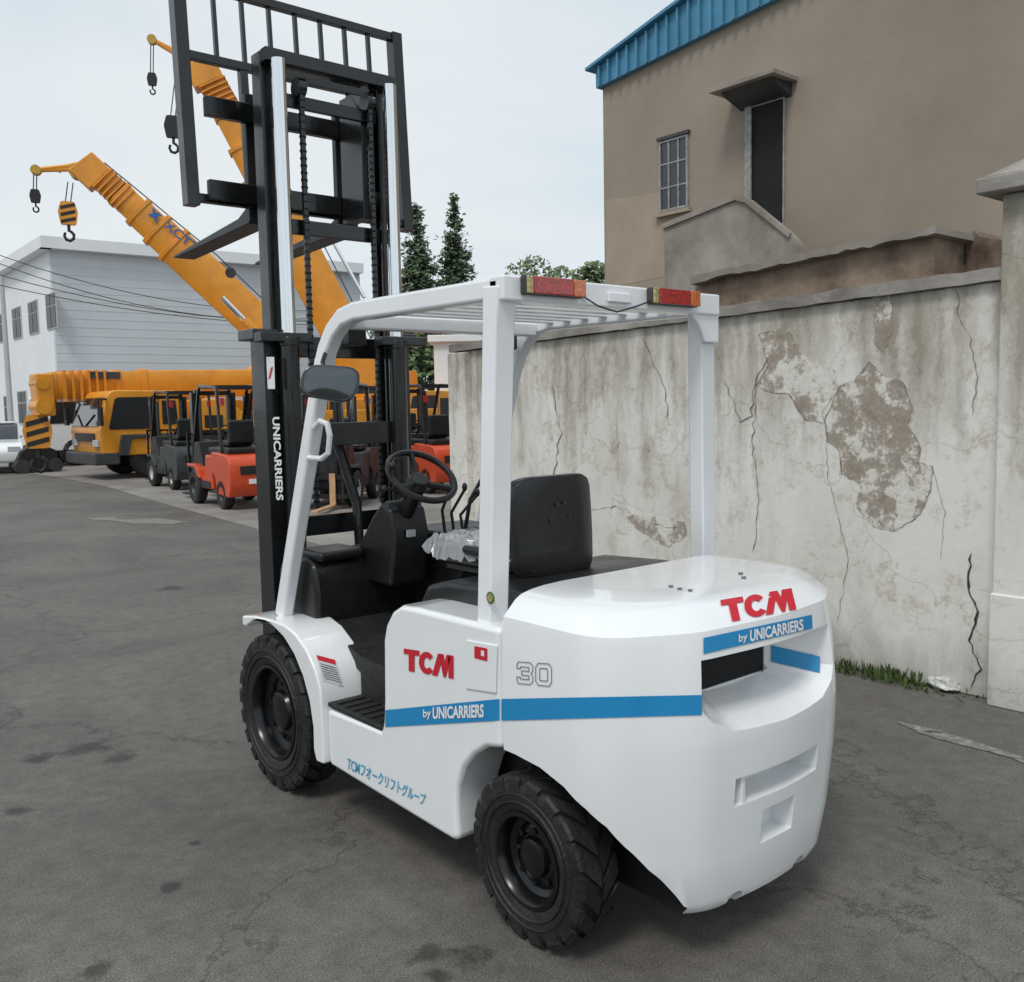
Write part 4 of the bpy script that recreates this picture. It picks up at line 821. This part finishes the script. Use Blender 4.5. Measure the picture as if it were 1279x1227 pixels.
for x in (-.45,.42): MB().cyl((x,-.4,.2),(x,.4,.2),.2,16).build('end_roller','dgrey',cb)
def crane2(px_base,label,dep,A,B,s0,s1,tip,hooks):
    g=flatp(PD(px_base,512,dep)); o=empty('mobile_crane',g,rzA,label=label,cat='crane',group='yellow mobile cranes'); carrier(o)
    d_,s_,u_=boom(o,A,B,s0,s1,5)
    h=V(B)+d_*.1
    MB().hexa([h+s_*x*s1*.45+u_*z*s1+d_*t for z,t0 in ((-.8,.1),(.55,0)) for x,t in ((-1,-.3),(1,-.3),(1,t0+.40),(-1,t0+.40))]).build('boom_head','yellow',o,world=True,bevel=.04)
    T=V(tip); mb=MB(); mb.tube([h+d_*.2+u_*.25,h.lerp(T,.5)+V((0,0,.12)),T],.08,6); mb.tube([h+d_*.2-u_*.1,T],.06,6)
    for f in (.3,.6): mb.tube([h.lerp(T,f)+V((0,0,.15)),h.lerp(T,f)-V((0,0,.05))],.04,5)
    mb.build('tip_arm','yellow',o,world=True)
    MB().cyl(T-s_*.10,T+s_*.10,.15,14).build('sheave','dyellow',o,world=True); MB().cyl(h+d_*.35-u_*s1*.6-s_*.26,h+d_*.35-u_*s1*.6+s_*.26,.20,16).build('sheave','dyellow',o,world=True)
    for k in range(6): P=V(B)-d_*(.25+.17*k); MB().hexa([P+s_*x*s1*.48+u_*z*s1*.60+d_*t for z in (-1,1) for x,t in ((-1,0),(1,0),(1,.05),(-1,.05))]).build('boom_rib','yellow',o,world=True)
    for (P,top,sz,st) in hooks: hook(o,P,top,sz,striped=st)
    MB().tube([h+u_*.4,V(A).lerp(V(B),.5)+u_*(s0*.62),V(A).lerp(V(B),.1)+u_*(s0*.6)],.02,5).build('boom_rope','rope',o,world=True)
    return o,d_,s_,u_
dB=29
oB,dB_,sB,uB=crane2(430,'yellow crane whose raised boom slants up left in front of the warehouse',33,PD(372,452,dB+2),PD(122,218,dB),1.15,.66,PD(45,213,dB-.3),[(PD(85,268,dB-.4),PD(88,228,dB-.4),.62,True),(PD(44,246,dB-.4),PD(44,216,dB-.4),.36,False)])
MB().cyl(PD(278,372,dB-.6),PD(330,425,dB-.2),.09,10).build('ram_rod','chrome',oB,world=True)
MB().cyl(PD(305,400,dB-.4),PD(345,440,dB-.2),.15,10).build('ram','yellow',oB,world=True)
MB().cyl(PD(288,341,dB-.35),PD(288,341,dB-.25),.16,16).build('boom_eye','dgrey',oB,world=True)
dC=31
oC,dC_,sC,uC=crane2(560,'yellow crane with the steepest boom, rising behind the forklift mast',35,PD(480,520,dC+2),PD(262,98,dC),1.35,.75,PD(190,50,dC-.3),[(PD(216,160,dC-.4),PD(222,95,dC-.4),.62,False),(PD(190,100,dC-.4),PD(190,55,dC-.4),.36,False)])
MB().cyl(PD(415,300,dC-.5),PD(455,372,dC-.5),.06,10).build('ram_rod','chrome',oC,world=True)
nB=-sB if (-sB).dot(CAM-PD(372,452,dB+2))>0 else sB
BPL=(PD(372,452,dB+2)+nB*(1.15*.8*.42+.02),nB)
decal('lettering',text_mesh('XCT75',.02),[(209,274),(255,311),(249,320),(203,283)],'navy',oB,plane=BPL,off=.02)
decal('boom_logo',shapes([[(0,0),(.4,0),(1,1),(.6,1)],[(0,1),(.35,1),(.5,.75),(.32,.5)],[(1,0),(.65,0),(.5,.25),(.68,.5)]]),[(190,259),(203,270),(197,279),(184,268)],'navy',oB,plane=BPL,off=.02)
# ---------------------------------------------------------------- small forklifts
def small(px,py,head,body,label,cwm='dgrey',lift=0,fork='steel'):
    g=G(px,py); g.z=.004
    o=empty('forklift',g,head,label=label,cat='forklift',group='parked forklifts in the yard')
    MB().prism(rpoly([(-1.12,.22),(-1.2,.40),(-1.2,.78),(-1.08,.92),(-.35,.96),(-.25,.94),(-.25,.62),(-.42,.58),(-.55,.25)],[.05,.08,.1,.14,.05,.05,.05,.1,.05],3),'y',-.52,.52).build('counterweight',cwm,o,bevel=.06,seg=3)
    MB().box((-1.215,-.34,.60),(-1.19,.34,.74)).build('air_outlet','stripe',o)
    MB().box((-1.215,-.20,.44),(-1.19,.20,.52)).build('name_plate','dwhite' if body=='orange' else 'stripe',o)
    MB().prism([(-.24,.3),(-.24,.90),(.10,.90),(.17,.52),(.75,.48),(.75,.3)],'y',-.5,.5).build('body',body,o,bevel=.03)
    MB().prism([(.35,.5),(.5,.8),(.62,1.12),(.85,1.12),(.95,.7),(.95,.5)],'y',-.45,.45).build('cowl','plastic',o,bevel=.03)
    MB().box((-.9,-.43,.93),(.12,.43,1.035)).build('hood_top','plastic',o,bevel=.03)
    for s in (-1,1):
        MB().prism([(.28,.48),(.36,.64),(.52,.72),(.98,.72),(.98,.67),(.58,.65),(.42,.5)],'y',s*.36,s*.56).build('fender',body,o,bevel=.015)
        MB().box((-.15,s*.50,.32),(.6,s*.512,.44)).build('side_skirt','stripe',o)
        MB().sweep([(-.62,s*.44,.95),(-.50,s*.44,2.02),(-.45,s*.44,2.06),(.38,s*.44,2.10),(.46,s*.44,2.05),(.85,s*.44,1.1)],(0,1,0),.05,.055).build('guard_rail','black',o,bevel=.01)
        rimc='lgrey' if body=='dgrey' else 'dgrey'
        w=empty('wheel',(.68,s*.46,.31)); w.parent=o
        MB().lathe([(.17,-.09),(.28,-.09),(.31,-.06),(.31,.06),(.28,.09),(.17,.09)],(0,0,0),(0,1,0),24,closed=True).build('tyre','tyre',w); MB().lathe([(.175,s*.085),(.15,s*.03),(.06,s*.02),(.001,s*.05)],(0,0,0),(0,1,0),20).build('rim',rimc,w)
        w=empty('wheel',(-.72,s*.44,.25)); w.parent=o
        MB().lathe([(.13,-.08),(.23,-.08),(.25,-.05),(.25,.05),(.23,.08),(.13,.08)],(0,0,0),(0,1,0),24,closed=True).build('tyre','tyre',w); MB().lathe([(.135,s*.075),(.11,s*.03),(.001,s*.05)],(0,0,0),(0,1,0),20).build('rim',rimc,w)
        MB().box((1.0,s*.30-.035,.12),(1.12,s*.30+.035,2.05+lift)).build('mast_rail','black',o,bevel=.005)
        MB().box((.98,s*.38-.03,.1),(1.12,s*.38+.03,2.0)).build('mast_rail','black',o,bevel=.005)
        MB().cyl((.97,s*.27,.3),(.97,s*.27,1.9),.03,10).build('lift_cylinder','dgrey',o)
        MB().box((1.2,s*.24-.05,.06),(2.25,s*.24+.05,.095)).box((1.18,s*.24-.05,.06),(1.22,s*.24+.05,.6)).build('fork',fork,o,bevel=.005)
    for z0,z1,y in ((1.95,2.03,.33),(1.0,1.08,.35)): MB().box((1.02,-y,z0),(1.1,y,z1)).build('mast_crossmember','black',o)
    for z in (.5,.18): MB().box((1.12,-.48,z),(1.17,.48,z+.08)).build('carriage_bar','black',o)
    mb=MB(); mb.box((1.13,-.48,.58),(1.17,-.44,1.25)).box((1.13,.44,.58),(1.17,.48,1.25)).box((1.13,-.48,1.22),(1.17,.48,1.26))
    for k in range(5): mb.box((1.14,-.3+k*.15,.58),(1.16,-.285+k*.15,1.22))
    mb.build('load_backrest','black',o)
    mb=MB(); mb.box((-.50,-.44,2.02),(-.44,.44,2.07)).box((.36,-.44,2.07),(.42,.44,2.12))
    for k in range(6): mb.box((-.36+k*.12,-.44,2.05),(-.33+k*.12,.44,2.09))
    mb.build('guard_roof','black',o)
    MB().box((-.32,-.22,1.04),(.1,.22,1.14)).build('seat','plastic',o,bevel=.03); MB().box((-.40,-.22,1.08),(-.28,.22,1.5)).build('backrest','plastic',o,bevel=.04)
    mb=MB(); mb.tube([(.42+.1*math.cos(t)*.6,.15*math.sin(t),1.3+.1*math.cos(t)) for t in [2*math.pi*k/16 for k in range(16)]],.012,5,True).tube([(.42,0,1.3),(.65,0,1.1)],.02,6); mb.build('steering_wheel','plastic',o)
    for k in range(3): MB().tube([(.5,-.15-.07*k,1.1),(.42,-.15-.07*k,1.35)],.012,5).build('lever','plastic',o)
    for s in (-1,1): MB().box((-.63,s*.4-.04,1.75),(-.57,s*.4+.04,1.88)).build('rear_light','redlens',o)
    return o
def hd_(cx,cz):
    v=R0*cx+FW*cz; return math.atan2(v.y,v.x)
small(296,630,hd_(-.58,.81),'orange','orange forklift with black guard parked nearest in the yard, left of the mast',cwm='orange')
small(232,608,hd_(-.58,.81),'dgrey','dark grey forklift parked just behind and left of the orange one',cwm='dgrey')
small(352,604,hd_(-.58,.81),'dgrey','grey forklift partly behind the white forklift mast',cwm='lgrey')
small(424,628,hd_(-.10,-.99),'dgrey','dark forklift with pale worn forks pointing forward beneath the mast',fork='forkor')
small(478,606,hd_(-.12,-.98),'orange','red forklift seen from the front, third from the plaster wall',fork='forkor')
small(540,612,hd_(-.5,.8),'orange','orange forklift parked against the end of the plaster wall',cwm='orange')
small(505,586,hd_(-.5,.8),'dyellow','yellow forklift in the back row beside the plaster wall end',cwm='dyellow')
wt=empty('truck',flatp(PD(88,512,31)),rzA,label='white truck cab behind the yellow truck crane',cat='truck')
MB().prism(rpoly([(1.1,.5),(1.15,1.3),(.95,2.3),(-.9,2.4),(-.9,.5)],[.05,.05,.15,.15,.05],4),'y',-1.1,1.1).build('cab','white',wt,bevel=.05)
MB().hexa([(1.14,-.95,1.35),(1.14,.95,1.35),(1.17,.95,1.35),(1.17,-.95,1.35),(.97,-.9,2.15),(.97,.9,2.15),(1.0,.9,2.15),(1.0,-.9,2.15)]).build('windscreen','glass',wt)
for s in (-1,1): MB().prism([(-.1,1.35),(.95,1.35),(.8,2.1),(-.1,2.1)],'y',s*1.105,s*1.115).build('side_window','glass',wt); truck_wheel(wt,(.2,s*.95,.45),.45)
MB().box((-5,-1.1,.7),(-1,1.1,1.1)).build('chassis','dgrey',wt)
ca=empty('car',G(-8,588),hd_(.45,-.9),label='white car parked at the far left edge near the warehouse',cat='car')
MB().prism(rpoly([(2.1,.3),(2.15,.65),(1.9,.85),(1.0,.95),(-1.9,1.0),(-2.1,.8),(-2.1,.3)],[.1,.1,.2,.2,.15,.1,.05],4),'y',-.85,.85).build('body','white',ca,bevel=.06,seg=3)
MB().prism(rpoly([(1.0,.93),(.35,1.4),(-.9,1.45),(-1.7,1.0)],[.05,.2,.25,.05],4),'y',-.72,.72).build('cabin','glass',ca,bevel=.05)
MB().box((-.9,-.66,1.40),(.3,.66,1.46)).build('roof','white',ca,bevel=.02)
for x in (1.35,-1.3):
    for s in (-1,1): truck_wheel(ca,(x,s*.78,.32),.32,.2)
for s in (-1,1): MB().box((2.08,s*.62-.16,.62),(2.14,s*.62+.16,.76)).build('headlight','lgrey',ca)
print('OK done')
